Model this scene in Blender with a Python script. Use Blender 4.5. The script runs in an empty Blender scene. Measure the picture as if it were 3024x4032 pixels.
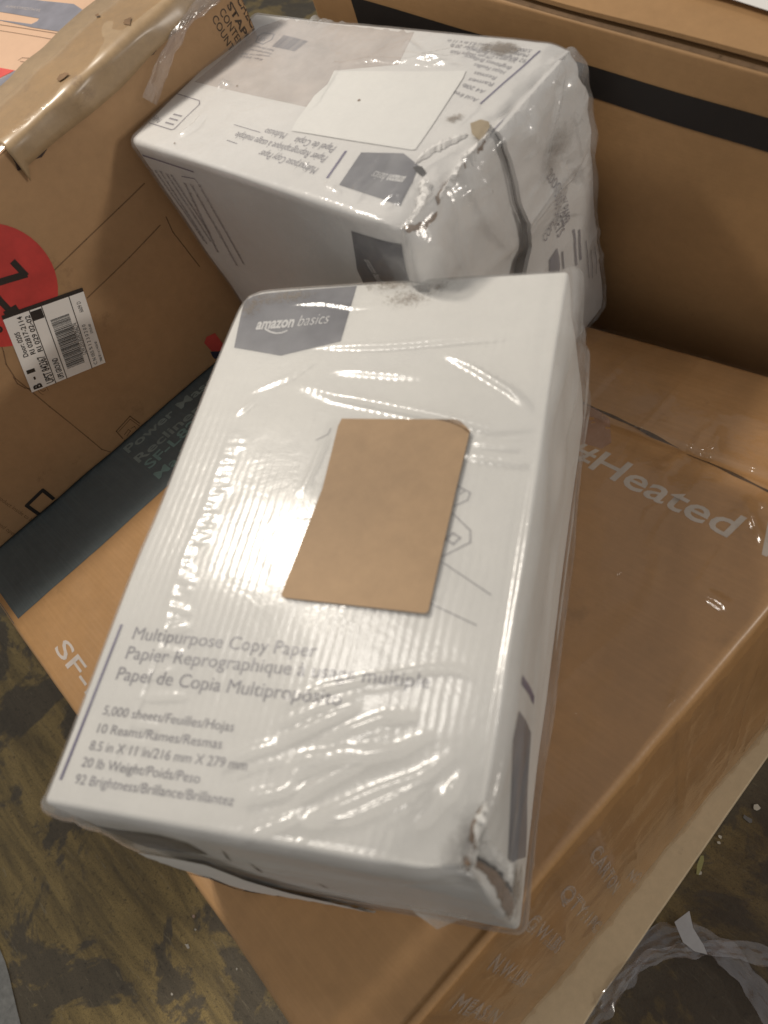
import bpy, bmesh, math, random
import numpy as np
from mathutils import Matrix, Vector
rnd = random.Random(7)
S = bpy.context.scene
COL = S.collection

# ---------------------------------------------------------------- camera, light, exposure
CAM_R=[[0.6870041, -0.4882164, 0.53821], [0.6710545, 0.7104045, -0.2121589], [-0.2787673, 0.5069223, 0.8156706]]
CAM_Z=1.3124
LENS=28.4084
cam_d = bpy.data.cameras.new('camera'); cam = bpy.data.objects.new('camera', cam_d); COL.objects.link(cam)
M4 = Matrix(CAM_R).to_4x4(); M4.translation = Vector((0, 0, CAM_Z)); cam.matrix_world = M4
cam_d.sensor_width = 36; cam_d.lens = LENS; cam_d.clip_start = .01; cam_d.clip_end = 50
cam_d.dof.use_dof = True; cam_d.dof.focus_distance = 0.98; cam_d.dof.aperture_fstop = 6.0
S.camera = cam
W = bpy.data.worlds.new('World'); S.world = W; W.use_nodes = True
W.node_tree.nodes['Background'].inputs[0].default_value = (1.0, .965, .93, 1)
W.node_tree.nodes['Background'].inputs[1].default_value = .32
S.view_settings.view_transform = 'Standard'; S.view_settings.look = 'None'
S.view_settings.exposure = 0; S.view_settings.gamma = 1; S.view_settings.use_curve_mapping = False

def lamp(name, loc, target, size, power, color):
    l = bpy.data.lights.new(name, 'AREA'); l.shape = 'DISK'; l.size = size; l.energy = power; l.color = color
    o = bpy.data.objects.new(name, l); COL.objects.link(o); o.location = loc
    o.rotation_euler = (Vector(target)-Vector(loc)).to_track_quat('-Z', 'Y').to_euler()
    return o
lamp('lamp_main', (-1.12, .20, 1.95), (-.3, .15, .7), .12, 12.0, (1, .92, .81))
lamp('lamp_back', (2.2, 1.3, 1.62), (-.5, .3, .8), .20, 22, (1, .92, .82))
lamp('lamp_high', (-1.35, .15, 3.2), (-.3, .1, .7), .20, 5.5, (1, .94, .86))

# ---------------------------------------------------------------- numpy noise
def _h(ix, iy, iz, s):
    n = (ix*374761393 + iy*668265263 + iz*2147483647 + s*1274126177) & 0xffffffff
    n = ((n ^ (n >> 13))*1274126177) & 0xffffffff
    n = n ^ (n >> 16)
    return (n & 0xffff)/32767.5-1
def vnoise(P, scale, seed=0):
    p = np.asarray(P, float)*scale+100.0
    i = np.floor(p).astype(np.int64); f = p-i; f = f*f*(3-2*f)
    r = 0
    for dx in (0, 1):
        for dy in (0, 1):
            for dz in (0, 1):
                w = (f[:, 0] if dx else 1-f[:, 0])*(f[:, 1] if dy else 1-f[:, 1])*(f[:, 2] if dz else 1-f[:, 2])
                r = r + w*_h(i[:, 0]+dx, i[:, 1]+dy, i[:, 2]+dz, seed)
    return r
def fbm(P, scale, seed=0, octv=3):
    r = 0; a = 1
    for k in range(octv):
        r = r+a*vnoise(P, scale*2**k, seed+k*17); a *= .5
    return r

# ---------------------------------------------------------------- object helpers
def link(name, me, mat=None, parent=None, loc=None):
    o = bpy.data.objects.new(name, me); COL.objects.link(o)
    if mat is not None and me is not None: me.materials.append(mat)
    if parent is not None: o.parent = parent; o.matrix_parent_inverse = Matrix.Translation(-Vector(parent.location))
    if loc is not None: o.location = loc
    return o
def thing(name, label, cat, loc, group=None):
    o = bpy.data.objects.new(name, None); COL.objects.link(o); o.location = loc; o.empty_display_size = .05
    o['label'] = label; o['category'] = cat
    if group: o['group'] = group
    return o
def tag(o, label=None, cat=None, group=None, kind=None):
    for k, v in (('label', label), ('category', cat), ('group', group), ('kind', kind)):
        if v: o[k] = v
    return o
def mesh_from(name, V, F, smooth=True, UV=None):
    me = bpy.data.meshes.new(name)
    me.from_pydata([tuple(v) for v in V], [], [tuple(int(i) for i in f) for f in F]); me.update()
    if smooth: me.polygons.foreach_set('use_smooth', [True]*len(me.polygons))
    if UV is not None:
        l = me.uv_layers.new(name='UVMap'); idx = np.empty(len(me.loops), np.int32); me.loops.foreach_get('vertex_index', idx)
        l.data.foreach_set('uv', np.asarray(UV, float)[idx].ravel())
    return me

# ---------------------------------------------------------------- cartons
BOX={
'A':[(-0.3279,-0.1780,0.6210),(-0.1050,-0.0261,0.6210),(-0.3567,0.3874,0.6210),(-0.5680,0.2097,0.6210),(-0.3363,-0.1691,0.8600),(-0.0988,-0.0151,0.8600),(-0.3272,0.3606,0.8600),(-0.5680,0.2097,0.8600)],
'B':[(-0.7750,0.2777,0.6210),(-0.4272,0.2963,0.6210),(-0.4405,0.5223,0.6210),(-0.8125,0.4660,0.6210),(-0.7750,0.2613,0.9200),(-0.4212,0.2903,0.9200),(-0.4384,0.5224,0.9200),(-0.8125,0.4660,0.9200)],
'E':[(-0.1242,-0.2025,0.0210),(-0.0945,0.5477,0.0210),(-1.1713,0.3706,0.0210),(-1.2053,-0.1597,0.0210),(-0.1242,-0.2025,0.6200),(-0.0945,0.5477,0.6200),(-1.1713,0.3706,0.6200),(-1.2053,-0.1597,0.6200)],
'D':[(-0.8348,-0.3200,0.6212),(-0.7857,0.4450,0.6212),(-1.3357,0.4750,0.6212),(-1.3848,-0.2900,0.6212),(-0.8348,-0.3200,0.9333),(-0.7857,0.4450,0.9955),(-1.3357,0.4750,0.9955),(-1.3848,-0.2900,0.9333)],
'C':[(-0.7700,0.5068,0.0010),(0.2500,0.6484,0.0010),(0.3100,1.0684,0.0010),(-0.7100,0.9268,0.0010),(-0.7700,0.5068,0.9740),(0.2500,0.6484,0.7960),(0.3100,1.0684,0.7960),(-0.7100,0.9268,0.9740)],
}

class Carton:
    """a six sided case given by its eight corners, with rounded edges and an uneven skin"""
    FN = {'top': 2, 'front': 1, 'back': 1, 'left': 0, 'right': 0, 'bottom': 2}
    def __init__(s, key, r=.004, disp=None):
        s.c = np.array(BOX[key], float); c = s.c
        s.dim = np.array([np.linalg.norm(c[5]-c[4]), np.linalg.norm(c[7]-c[4]), np.linalg.norm(c[4]-c[0])])
        s.r = r; s.disp = disp
        ax = np.array([(c[5]-c[4])+(c[6]-c[7]), (c[7]-c[4])+(c[6]-c[5]), (c[4]-c[0])+(c[6]-c[2])])
        s.ax = ax/np.linalg.norm(ax, axis=1)[:, None]
        nz = np.cross(s.ax[0], s.ax[1]); nz /= np.linalg.norm(nz)
        s.nrm = np.array([np.cross(s.ax[1], [0, 0, 1.]), -np.cross(s.ax[0], [0, 0, 1.])*1., nz])
        s.nrm /= np.linalg.norm(s.nrm, axis=1)[:, None]
    def param(s, face, st):
        st = np.asarray(st, float).reshape(-1, 2); a, b = st[:, 0], st[:, 1]; z = np.zeros_like(a)
        return np.stack({'top': (a, b, z+1), 'bottom': (a, b, z), 'front': (a, z, b), 'back': (a, z+1, b), 'right': (z+1, a, b), 'left': (z, a, b)}[face], 1)
    def surf(s, face, st, off=0., extra=None, r=None):
        r = s.r if r is None else r
        q = s.param(face, st)*s.dim
        inner = np.clip(q, r, s.dim-r); d = q-inner; L = np.linalg.norm(d, axis=1)[:, None]
        n = d/np.maximum(L, 1e-9); q2 = inner+n*r
        t = q2/s.dim; a, b, c = t[:, 0:1], t[:, 1:2], t[:, 2:3]; C = s.c
        lo = (1-a)*(1-b)*C[0]+a*(1-b)*C[1]+a*b*C[2]+(1-a)*b*C[3]
        hi = (1-a)*(1-b)*C[4]+a*(1-b)*C[5]+a*b*C[6]+(1-a)*b*C[7]
        P = (1-c)*lo+c*hi
        N = n@s.nrm; N /= np.linalg.norm(N, axis=1)[:, None]
        h = np.zeros(len(P))+off
        if s.disp is not None: h = h+s.disp(t, q2, n)
        if extra is not None: h = h+extra(t, q2, n)
        return P+N*h[:, None]
    def shell(s, name, cell, mat, parent, faces=('top', 'front', 'back', 'right', 'left', 'bottom'), off=0., extra=None, r=None):
        bm_V, bm_F, UVs = [], [], []; base = 0
        for f in faces:
            i, j = {'top': (0, 1), 'bottom': (0, 1), 'front': (0, 2), 'back': (0, 2), 'left': (1, 2), 'right': (1, 2)}[f]
            def axis(k):
                rr = max(s.r if r is None else r, .001)/s.dim[k]
                n = max(2, int(s.dim[k]/cell)); mid = np.linspace(rr, 1-rr, n)
                e = rr*(1-np.cos(np.linspace(0, math.pi/2, 6)))[:-1]
                e = rr*np.linspace(0, 1, 6)[:-1]
                return np.concatenate([e, mid, 1-e[::-1]])
            A, B = axis(i), axis(j); g = np.array([(x, y) for y in B for x in A])
            V = s.surf(f, g, off, extra, r); na, nb = len(A), len(B)
            flip = f in ('back', 'left', 'bottom')
            for y in range(nb-1):
                k = y*na+np.arange(na-1)+base
                q = np.stack([k, k+1, k+na+1, k+na], 1)
                bm_F.append(q[:, ::-1] if flip else q)
            bm_V.append(V); UVs.append(g*[s.dim[i], s.dim[j]]); base += len(V)
        V = np.concatenate(bm_V); F = np.concatenate(bm_F); U = np.concatenate(UVs)
        me = mesh_from(name, V, F, UV=U)
        bm = bmesh.new(); bm.from_mesh(me); bmesh.ops.remove_doubles(bm, verts=bm.verts, dist=1e-5); bm.to_mesh(me); bm.free()
        return link(name, me, mat, parent)

class Decals:
    g = None; lift = None
    """prints lying on the skin of a carton, gathered into one mesh"""
    def __init__(s, cart): s.cart = cart; s.V = []; s.F = []; s.U = []; s.n = 0; s.G = []
    def fdim(s, face):
        i, j = {'top': (0, 1), 'front': (0, 2), 'right': (1, 2), 'left': (1, 2)}[face]; return np.array([s.cart.dim[i], s.cart.dim[j]])
    def add(s, face, V2, F, off):
        V2 = np.asarray(V2, float); W_ = s.cart.surf(face, V2, off)
        if s.lift is not None: W_ = W_+s.lift(V2)
        s.V.append(W_); s.U.append(V2*s.fdim(face))
        s.F += [[i+s.n for i in f] for f in F]; s.n += len(V2); s.G.append(s.g if s.g is not None else 1000+len(s.V))
    def poly(s, face, pts, off=.0004, cell=.012, holes=None):
        dm = s.fdim(face); bm = bmesh.new()
        vs = [bm.verts.new((p[0]*dm[0], p[1]*dm[1], 0)) for p in pts]
        es = [bm.edges.new((vs[i], vs[(i+1) % len(vs)])) for i in range(len(vs))]
        if holes:
            for h in holes:
                hv = [bm.verts.new((p[0]*dm[0], p[1]*dm[1], 0)) for p in h]
                es += [bm.edges.new((hv[i], hv[(i+1) % len(hv)])) for i in range(len(hv))]
        bmesh.ops.triangle_fill(bm, use_beauty=True, edges=es)
        for _ in range(6):
            L = [e for e in bm.edges if e.calc_length() > cell]
            if not L: break
            bmesh.ops.subdivide_edges(bm, edges=L, cuts=1, use_grid_fill=False)
            bmesh.ops.triangulate(bm, faces=bm.faces[:])
        s._bm(face, bm, off)
    def _bm(s, face, bm, off):
        bm.normal_update()
        for f in bm.faces:
            if f.normal.z < 0: f.normal_flip()
        bm.verts.index_update(); dm = s.fdim(face)
        V = np.array([(v.co.x, v.co.y) for v in bm.verts])/dm
        s.add(face, V, [[v.index for v in f.verts] for f in bm.faces], off); bm.free()
    def line(s, face, pts, w, off=.0004, step=.006, closed=False, wf=None):
        dm = s.fdim(face); P = [np.array(p)*dm for p in pts]
        if closed: P.append(P[0])
        s.g = len(s.V)
        for k in range(len(P)-1):
            a, b = P[k], P[k+1]; L = np.linalg.norm(b-a)
            if L < 1e-6: continue
            d = (b-a)/L; nn = np.array([-d[1], d[0]]); m = max(1, int(L/step)); V = []; F = []
            a = a-d*w*.3; L += w*.6
            for i in range(m+1):
                c = a+d*L*i/m; ww = w/2*(wf(c) if wf else 1); V += [c-nn*ww, c+nn*ww]
                if i: F.append([2*i-2, 2*i, 2*i+1, 2*i-1])
            s.add(face, np.array(V)/dm, F, off)
        s.g = None
    def ellipse(s, face, c, rx, ry, off=.0004, n=48, ring=None):
        dm = s.fdim(face); c = np.array(c)*dm
        pt = lambda k, m: ((c+[rx*m*math.cos(2*math.pi*k/n), ry*m*math.sin(2*math.pi*k/n)])/dm)
        if ring:
            V = []; F = []
            for k in range(n): V += [pt(k, 1), pt(k, ring)]; j = (k+1) % n; F.append([2*k+1, 2*k, 2*j, 2*j+1])
            s.add(face, V, F, off)
        else: s.poly(face, [pt(k, 1) for k in range(n)], off)
    def text(s, face, txt, p0, p1, h, off=.0004, shear=0, weight=0, fit=True, flipv=1):
        """baseline from p0 to p1, capitals h metres high"""
        dm = s.fdim(face); cu = bpy.data.curves.new('t', 'FONT'); cu.body = txt; cu.resolution_u = 3; cu.offset = weight; cu.shear = shear
        o = bpy.data.objects.new('t', cu); COL.objects.link(o)
        dg = bpy.context.evaluated_depsgraph_get(); me = bpy.data.meshes.new_from_object(o.evaluated_get(dg))
        bpy.data.objects.remove(o); bpy.data.curves.remove(cu)
        if len(me.vertices) == 0: return
        bm = bmesh.new(); bm.from_mesh(me); bpy.data.meshes.remove(me)
        xs = [v.co.x for v in bm.verts]; x0, x1 = min(xs), max(xs)
        a, b = np.array(p0)*dm, np.array(p1)*dm; L = np.linalg.norm(b-a); d = (b-a)/L; nn = np.array([-d[1], d[0]])*flipv
        sx = L/(x1-x0); sy = h/.70
        for v in bm.verts:
            P = a+d*(v.co.x-x0)*sx+nn*v.co.y*sy; v.co = (P[0], P[1], 0)
        s._bm(face, bm, off)
    def build(s, name, mat, parent, split=False):
        if split:
            o = None; st = np.r_[0, np.cumsum([len(v) for v in s.V])]; k = 0
            while k < len(s.V):
                m = k
                while m+1 < len(s.V) and s.G[m+1] == s.G[k]: m += 1
                lo, hi = st[k], st[m+1]; F = [[i-lo for i in f] for f in s.F if lo <= f[0] < hi]
                o = link(name, mesh_from(name, np.concatenate(s.V[k:m+1]), F, smooth=True, UV=np.concatenate(s.U[k:m+1])), mat, parent); k = m+1
            return o
        me = mesh_from(name, np.concatenate(s.V), s.F, smooth=True, UV=np.concatenate(s.U)); return link(name, me, mat, parent)

# ---------------------------------------------------------------- materials
def nt(name):
    m = bpy.data.materials.new(name); m.use_nodes = True; t = m.node_tree; t.nodes.clear()
    o = t.nodes.new('ShaderNodeOutputMaterial'); return m, t, o
def N(t, typ, **kw):
    n = t.nodes.new(typ)
    for k, v in kw.items():
        if k.startswith('i_'):
            key = k[2:]; key = int(key) if key.isdigit() else key.replace('_', ' ')
            n.inputs[key].default_value = v
        else: setattr(n, k, v)
    return n
def ramp(t, src, stops):
    r = t.nodes.new('ShaderNodeValToRGB'); e = r.color_ramp.elements
    while len(e) < len(stops): e.new(.5)
    for k, (p, c) in enumerate(stops): e[k].position = p; e[k].color = (c if len(c) == 4 else (*c, 1))
    t.links.new(src, r.inputs[0]); return r
def mixc(t, fac, a, b, mode='MIX'):
    m = t.nodes.new('ShaderNodeMix'); m.data_type = 'RGBA'; m.blend_type = mode
    for k, v in ((0, fac), (6, a), (7, b)):
        if hasattr(v, 'links') or hasattr(v, 'is_linked'): t.links.new(v, m.inputs[k])
        else: m.inputs[k].default_value = v if k == 0 else (*v, 1)
    return m.outputs[2]
def noise_tex(t, scale, detail=4, rough=.55, vec=None, dist=0):
    n = N(t, 'ShaderNodeTexNoise', i_Scale=scale, i_Detail=detail, i_Roughness=rough, i_Distortion=dist)
    if vec is not None: t.links.new(vec, n.inputs['Vector'])
    return n.outputs[0]
def mapped(t, scale=(1, 1, 1), src='Object', rot=(0, 0, 0)):
    c = t.nodes.new('ShaderNodeTexCoord'); m = t.nodes.new('ShaderNodeMapping'); m.inputs['Scale'].default_value = scale; m.inputs['Rotation'].default_value = rot
    t.links.new(c.outputs[src], m.inputs[0]); return m.outputs[0]
def board_mat(name, base, var=.10, rough=.6, flute=0., flute_dir=0, spec=.35, fine=.05, pitch=900., stain=None, coat=0, streak=0):
    m, t, o = nt(name); p = t.nodes.new('ShaderNodeBsdfPrincipled'); L = t.links.new
    L(p.outputs[0], o.inputs[0]); v = mapped(t)
    n1 = noise_tex(t, 5, 4, vec=v); n2 = noise_tex(t, 90, 5, .7, vec=v)
    dk = tuple(c*(1-var*1.6) for c in base); lt = tuple(min(1, c*(1+var)) for c in base)
    c1 = ramp(t, n1, [(.3, dk), (.7, lt)]).outputs[0]
    c2 = mixc(t, fine*4, c1, ramp(t, n2, [(.3, tuple(c*.6 for c in base)), (.7, lt)]).outputs[0])
    uv = mapped(t, src='UV')
    if streak:
        us = mapped(t, (8, 350, 1) if flute_dir else (350, 8, 1), 'UV'); ns = noise_tex(t, 1, 3, .6, vec=us)
        c2 = mixc(t, ramp(t, ns, [(.48, (0, 0, 0)), (.62, (streak,)*3)]).outputs[0], c2, tuple(min(1, c*1.35+.02) for c in base))
    if stain:
        ss = noise_tex(t, 14, 6, .75, vec=v); c2 = mixc(t, ramp(t, ss, [(.62, (0, 0, 0)), (.72, (stain[3],)*3)]).outputs[0], c2, stain[:3])
    L(c2, p.inputs['Base Color']); p.inputs['Roughness'].default_value = rough; p.inputs['Specular IOR Level'].default_value = spec
    p.inputs['Coat Weight'].default_value = coat; p.inputs['Coat Roughness'].default_value = .25
    b = N(t, 'ShaderNodeBump', i_Strength=.25, i_Distance=.0006); L(noise_tex(t, 60, 5, .6, vec=v), b.inputs['Height']); nn = b.outputs[0]
    if flute:
        w = N(t, 'ShaderNodeTexWave', i_Scale=pitch/20., i_Distortion=.6, i_Detail=1.5); w.bands_direction = 'Y' if flute_dir else 'X'; L(uv, w.inputs[0])
        b2 = N(t, 'ShaderNodeBump', i_Strength=flute, i_Distance=.0006); L(w.outputs[1], b2.inputs['Height']); L(nn, b2.inputs['Normal']); nn = b2.outputs[0]
    L(nn, p.inputs['Normal']); return m
def ink_mat(name, col, wear=.0, rough=.5, alpha=1., wscale=60, under=None):
    m, t, o = nt(name); p = t.nodes.new('ShaderNodeBsdfPrincipled'); L = t.links.new; v = mapped(t)
    L(ramp(t, noise_tex(t, 40, 4, .6, vec=v), [(.3, tuple(c*.85 for c in col)), (.7, tuple(min(1, c*1.15) for c in col))]).outputs[0], p.inputs['Base Color'])
    p.inputs['Roughness'].default_value = rough; tr = t.nodes.new('ShaderNodeBsdfTransparent'); mx = t.nodes.new('ShaderNodeMixShader')
    r = ramp(t, noise_tex(t, wscale, 6, .75, vec=v), [(max(0, wear-.08), (0, 0, 0)), (wear+.02, (alpha,)*3)]) if wear else None
    if r: L(r.outputs[0], mx.inputs[0])
    else: mx.inputs[0].default_value = alpha
    L(tr.outputs[0], mx.inputs[1]); L(p.outputs[0], mx.inputs[2]); L(mx.outputs[0], o.inputs[0]); return m
def scuff_mat(name, col, thr=.5, scale=70, alpha=.8):
    # dirt that fades out to the rim of its patch (uv runs 0..1 over the patch)
    m, t, o = nt(name); L = t.links.new; p = N(t, 'ShaderNodeBsdfPrincipled', i_Roughness=.8); p.inputs['Base Color'].default_value = (*col, 1)
    c = t.nodes.new('ShaderNodeTexCoord'); mp = N(t, 'ShaderNodeVectorMath', operation='SUBTRACT'); mp.inputs[1].default_value = (.5, .5, 0); L(c.outputs['UV'], mp.inputs[0])
    ln = N(t, 'ShaderNodeVectorMath', operation='LENGTH'); L(mp.outputs[0], ln.inputs[0])
    ad = N(t, 'ShaderNodeMath', operation='MULTIPLY_ADD'); ad.inputs[1].default_value = -.55; L(ln.outputs['Value'], ad.inputs[0]); L(noise_tex(t, scale, 7, .8, vec=mapped(t)), ad.inputs[2])
    r = ramp(t, ad.outputs[0], [(thr-.24, (0, 0, 0)), (thr-.03, (alpha,)*3)])
    tr = t.nodes.new('ShaderNodeBsdfTransparent'); mx = t.nodes.new('ShaderNodeMixShader'); L(r.outputs[0], mx.inputs[0]); L(tr.outputs[0], mx.inputs[1]); L(p.outputs[0], mx.inputs[2]); L(mx.outputs[0], o.inputs[0]); return m
def film_mat(name, haze=.05, gloss=.16, rough=.1, tint=(.97, .97, .97), bump=.5, bscale=45, flute=0., pitch=45., hazecol=(.8, .8, .8)):
    m, t, o = nt(name); L = t.links.new; v = mapped(t)
    g = N(t, 'ShaderNodeBsdfAnisotropic' if False else 'ShaderNodeBsdfGlossy', i_Roughness=rough); g.inputs[0].default_value = (1, 1, 1, 1)
    tr = t.nodes.new('ShaderNodeBsdfTransparent'); tr.inputs[0].default_value = (*tint, 1)
    df = t.nodes.new('ShaderNodeBsdfDiffuse'); df.inputs[0].default_value = (*hazecol, 1)
    nn = noise_tex(t, bscale, 4, .6, vec=v, dist=.8)
    b = N(t, 'ShaderNodeBump', i_Strength=bump, i_Distance=.002); L(nn, b.inputs['Height']); nrm = b.outputs[0]
    if flute:
        w = N(t, 'ShaderNodeTexWave', i_Scale=pitch, i_Distortion=1.2, i_Detail=1.5); w.bands_direction = 'X'; L(mapped(t, src='UV'), w.inputs[0])
        b2 = N(t, 'ShaderNodeBump', i_Strength=flute, i_Distance=.001); L(w.outputs[1], b2.inputs['Height']); L(nrm, b2.inputs['Normal']); nrm = b2.outputs[0]
    L(nrm, g.inputs['Normal'])
    fr = N(t, 'ShaderNodeFresnel', i_IOR=1.45); L(nrm, fr.inputs['Normal'])
    ma = N(t, 'ShaderNodeMath', operation='MULTIPLY_ADD'); ma.inputs[1].default_value = .30; ma.inputs[2].default_value = gloss; ma.use_clamp = True; L(fr.outputs[0], ma.inputs[0])
    m1 = t.nodes.new('ShaderNodeMixShader'); hz = ramp(t, noise_tex(t, 12, 5, .6, vec=v), [(.35, (haze*.4,)*3), (.75, (haze*1.6,)*3)]); L(hz.outputs[0], m1.inputs[0]); L(tr.outputs[0], m1.inputs[1]); L(df.outputs[0], m1.inputs[2])
    m2 = t.nodes.new('ShaderNodeMixShader'); L(ma.outputs[0], m2.inputs[0]); L(m1.outputs[0], m2.inputs[1]); L(g.outputs[0], m2.inputs[2]); L(m2.outputs[0], o.inputs[0]); return m

KRAFT = (.41, .240, .110)
M = {}
M['white_case'] = board_mat('white_case_board', (.70, .688, .655), .05, .5, .05, 0, spec=.12, fine=.02, pitch=900)
M['white_case_b'] = board_mat('white_case_board_rear', (.69, .675, .655), .05, .5, .0, 0, fine=.02)
M['kraft'] = board_mat('kraft_board', KRAFT, .10, .55, .03, 1, fine=.05, pitch=1200, stain=(.14, .08, .04, .3))
M['kraft_top'] = board_mat('kraft_board_streaky', (.43, .245, .105), .12, .42, .08, 0, fine=.05, pitch=1000, stain=(.14, .08, .04, .3), streak=.10, coat=.25)
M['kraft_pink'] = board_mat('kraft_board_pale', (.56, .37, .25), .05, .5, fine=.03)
M['kraft_d'] = board_mat('kraft_board_deep', (.40, .245, .125), .12, .6, .03, 1, fine=.05, pitch=1100, stain=(.12, .07, .04, .35))
M['kraft_torn'] = board_mat('torn_kraft', (.20, .125, .07), .3, .9, fine=.15)
M['dark_gap'] = ink_mat('dark_gap', (.012, .009, .007), rough=.9)
M['grey_ink'] = ink_mat('grey_print', (.125, .125, .145), wear=.30, alpha=.92)
M['dark_ink'] = ink_mat('dark_print', (.055, .055, .07), wear=.26, alpha=.95)
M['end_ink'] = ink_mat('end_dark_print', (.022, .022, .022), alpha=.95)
M['text_ink'] = ink_mat('text_print', (.20, .19, .22), wear=.33, alpha=.85, wscale=120)
M['purple_ink'] = ink_mat('purple_print', (.10, .085, .17), alpha=.9)
M['white_ink'] = ink_mat('white_print', (.70, .69, .68), alpha=.85)
M['worn_white_ink'] = ink_mat('worn_white_print', (.66, .62, .58), wear=.34, alpha=.72, wscale=35)
M['pale_ink'] = ink_mat('pale_print', (.62, .55, .50), wear=.38, alpha=.5, wscale=160)
M['black_ink'] = ink_mat('black_print', (.02, .017, .016), wear=.25, alpha=.95)
M['faint_black'] = ink_mat('faint_black_print', (.05, .035, .025), wear=.3, alpha=.8)
M['band_ink'] = ink_mat('black_band_print', (.014, .011, .010), rough=.6)
M['brown_ink'] = ink_mat('brown_print', (.13, .07, .04), wear=.36, alpha=.5)
M['fadedteal'] = ink_mat('faded_teal_letters', (.27, .32, .30), wear=.32, alpha=.8, wscale=150)
M['teal'] = board_mat('dark_teal_print', (.095, .118, .125), .25, .4, .1, 0, fine=.06, pitch=1000, streak=.15, coat=.4)
M['blue_grey'] = ink_mat('blue_grey_print', (.20, .20, .235), alpha=.9)
M['red'] = ink_mat('red_sticker', (.50, .045, .04), rough=.45)
M['red_print'] = ink_mat('red_print', (.55, .07, .06), rough=.5, alpha=.9)
M['navy'] = ink_mat('navy_print', (.03, .03, .06), alpha=.9)
M['label_white'] = board_mat('label_paper', (.80, .78, .75), .02, .5, fine=.01)
M['blank_white'] = board_mat('blank_label_paper', (.76, .75, .72), .02, .45, fine=.01)
M['label_brown'] = board_mat('blank_brown_label', (.40, .265, .15), .14, .6, fine=.05)
M['pinkish'] = ink_mat('pinkish_tape', (.62, .55, .51), rough=.4, alpha=.55)
M['pinkpatch'] = ink_mat('pink_residue', (.45, .30, .27), wear=.3, alpha=.4, wscale=25)
M['tape'] = film_mat('packing_tape', .06, .08, .14, (.98, .94, .87), .35, 60, hazecol=(.5, .36, .2))
M['film_a'] = film_mat('clear_wrap_front', .15, .022, .19, bump=.25, bscale=30, flute=.07, pitch=52)
M['film_b'] = film_mat('clear_wrap_rear', .17, .05, .17, bump=.8, bscale=40)
M['film_e'] = film_mat('clear_wrap_floor', .018, .03, .10, (.99, .97, .94), bump=.6, bscale=22, hazecol=(.7, .62, .52))
M['film_loose'] = film_mat('loose_wrap', .16, .06, .14, (.95, .95, .95), bump=.5, bscale=60, hazecol=(.55, .54, .6))

def seg_dist(P, pts):
    pts = np.array(pts); best = np.full(len(P), 1e9); par = np.zeros(len(P)); L = np.r_[0, np.cumsum(np.linalg.norm(np.diff(pts, axis=0), axis=1))]
    for k in range(len(pts)-1):
        a, b = pts[k], pts[k+1]; d = b-a; t = np.clip(((P-a)@d)/(d@d), 0, 1); dd = np.linalg.norm(P-(a+t[:, None]*d), axis=1)
        m = dd < best; best[m] = dd[m]; par[m] = (L[k]+t[m]*(L[k+1]-L[k]))/L[-1]
    return best, par
def ridges(q, rl):
    h = np.zeros(len(q))
    for pts, w, a in rl:
        d, s = seg_dist(q[:, :2], pts); h += a*np.exp(-(d/w)**2)*np.clip(4*s*(1-s)+.15, 0, 1)
    return h

# ---------------------------------------------------------------- floor
def floor_mat():
    m, t, o = nt('worn_floor'); L = t.links.new; p = t.nodes.new('ShaderNodeBsdfPrincipled'); L(p.outputs[0], o.inputs[0])
    v = mapped(t, (1, 1, 1), rot=(0, 0, math.radians(-38))); vs = mapped(t, (3.2, 22, 1), rot=(0, 0, math.radians(-38)))
    big = noise_tex(t, 5.5, 6, .62, vec=v, dist=.5); st = noise_tex(t, 1.3, 6, .7, vec=vs, dist=.4); fine = noise_tex(t, 120, 5, .7, vec=v); grit = noise_tex(t, 420, 4, .8, vec=v); scr = noise_tex(t, 5, 5, .8, vec=vs)
    yl = ramp(t, st, [(.30, (.12, .09, .045)), (.48, (.26, .19, .075)), (.62, (.40, .29, .11)), (.75, (.16, .12, .07))]).outputs[0]
    dkc = ramp(t, st, [(.3, (.085, .070, .046)), (.7, (.155, .125, .080))]).outputs[0]
    c = mixc(t, ramp(t, big, [(.455, (0, 0, 0)), (.49, (1, 1, 1))]).outputs[0], dkc, yl)
    c = mixc(t, ramp(t, fine, [(.56, (0, 0, 0)), (.70, (.7, .7, .7))]).outputs[0], c, (.018, .014, .010))
    c = mixc(t, ramp(t, grit, [(.50, (0, 0, 0)), (.64, (.6, .6, .6))]).outputs[0], c, (.05, .04, .025)); c = mixc(t, ramp(t, scr, [(.60, (0, 0, 0)), (.66, (.45, .45, .45))]).outputs[0], c, (.33, .28, .18))
    vo = N(t, 'ShaderNodeTexVoronoi', i_Scale=55.); L(v, vo.inputs['Vector'])
    c = mixc(t, ramp(t, vo.outputs[0], [(.0, (.8, .8, .8)), (.05, (0, 0, 0))]).outputs[0], c, (.03, .02, .012))
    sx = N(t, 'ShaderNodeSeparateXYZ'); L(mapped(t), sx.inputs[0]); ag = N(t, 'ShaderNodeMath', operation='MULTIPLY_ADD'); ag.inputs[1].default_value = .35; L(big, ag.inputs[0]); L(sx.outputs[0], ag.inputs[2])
    c = mixc(t, ramp(t, ag.outputs[0], [(.0, (0, 0, 0)), (.14, (.72, .72, .72))]).outputs[0], c, (.022, .013, .006))   # shade beside the large carton, painted into the floor colour on this side
    L(c, p.inputs['Base Color']); p.inputs['Roughness'].default_value = .55
    b = N(t, 'ShaderNodeBump', i_Strength=.6, i_Distance=.002); L(noise_tex(t, 40, 6, .7, vec=v), b.inputs['Height'])
    b2 = N(t, 'ShaderNodeBump', i_Strength=.5, i_Distance=.003); L(st, b2.inputs['Height']); L(b.outputs[0], b2.inputs['Normal']); L(b2.outputs[0], p.inputs['Normal']); return m
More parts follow.
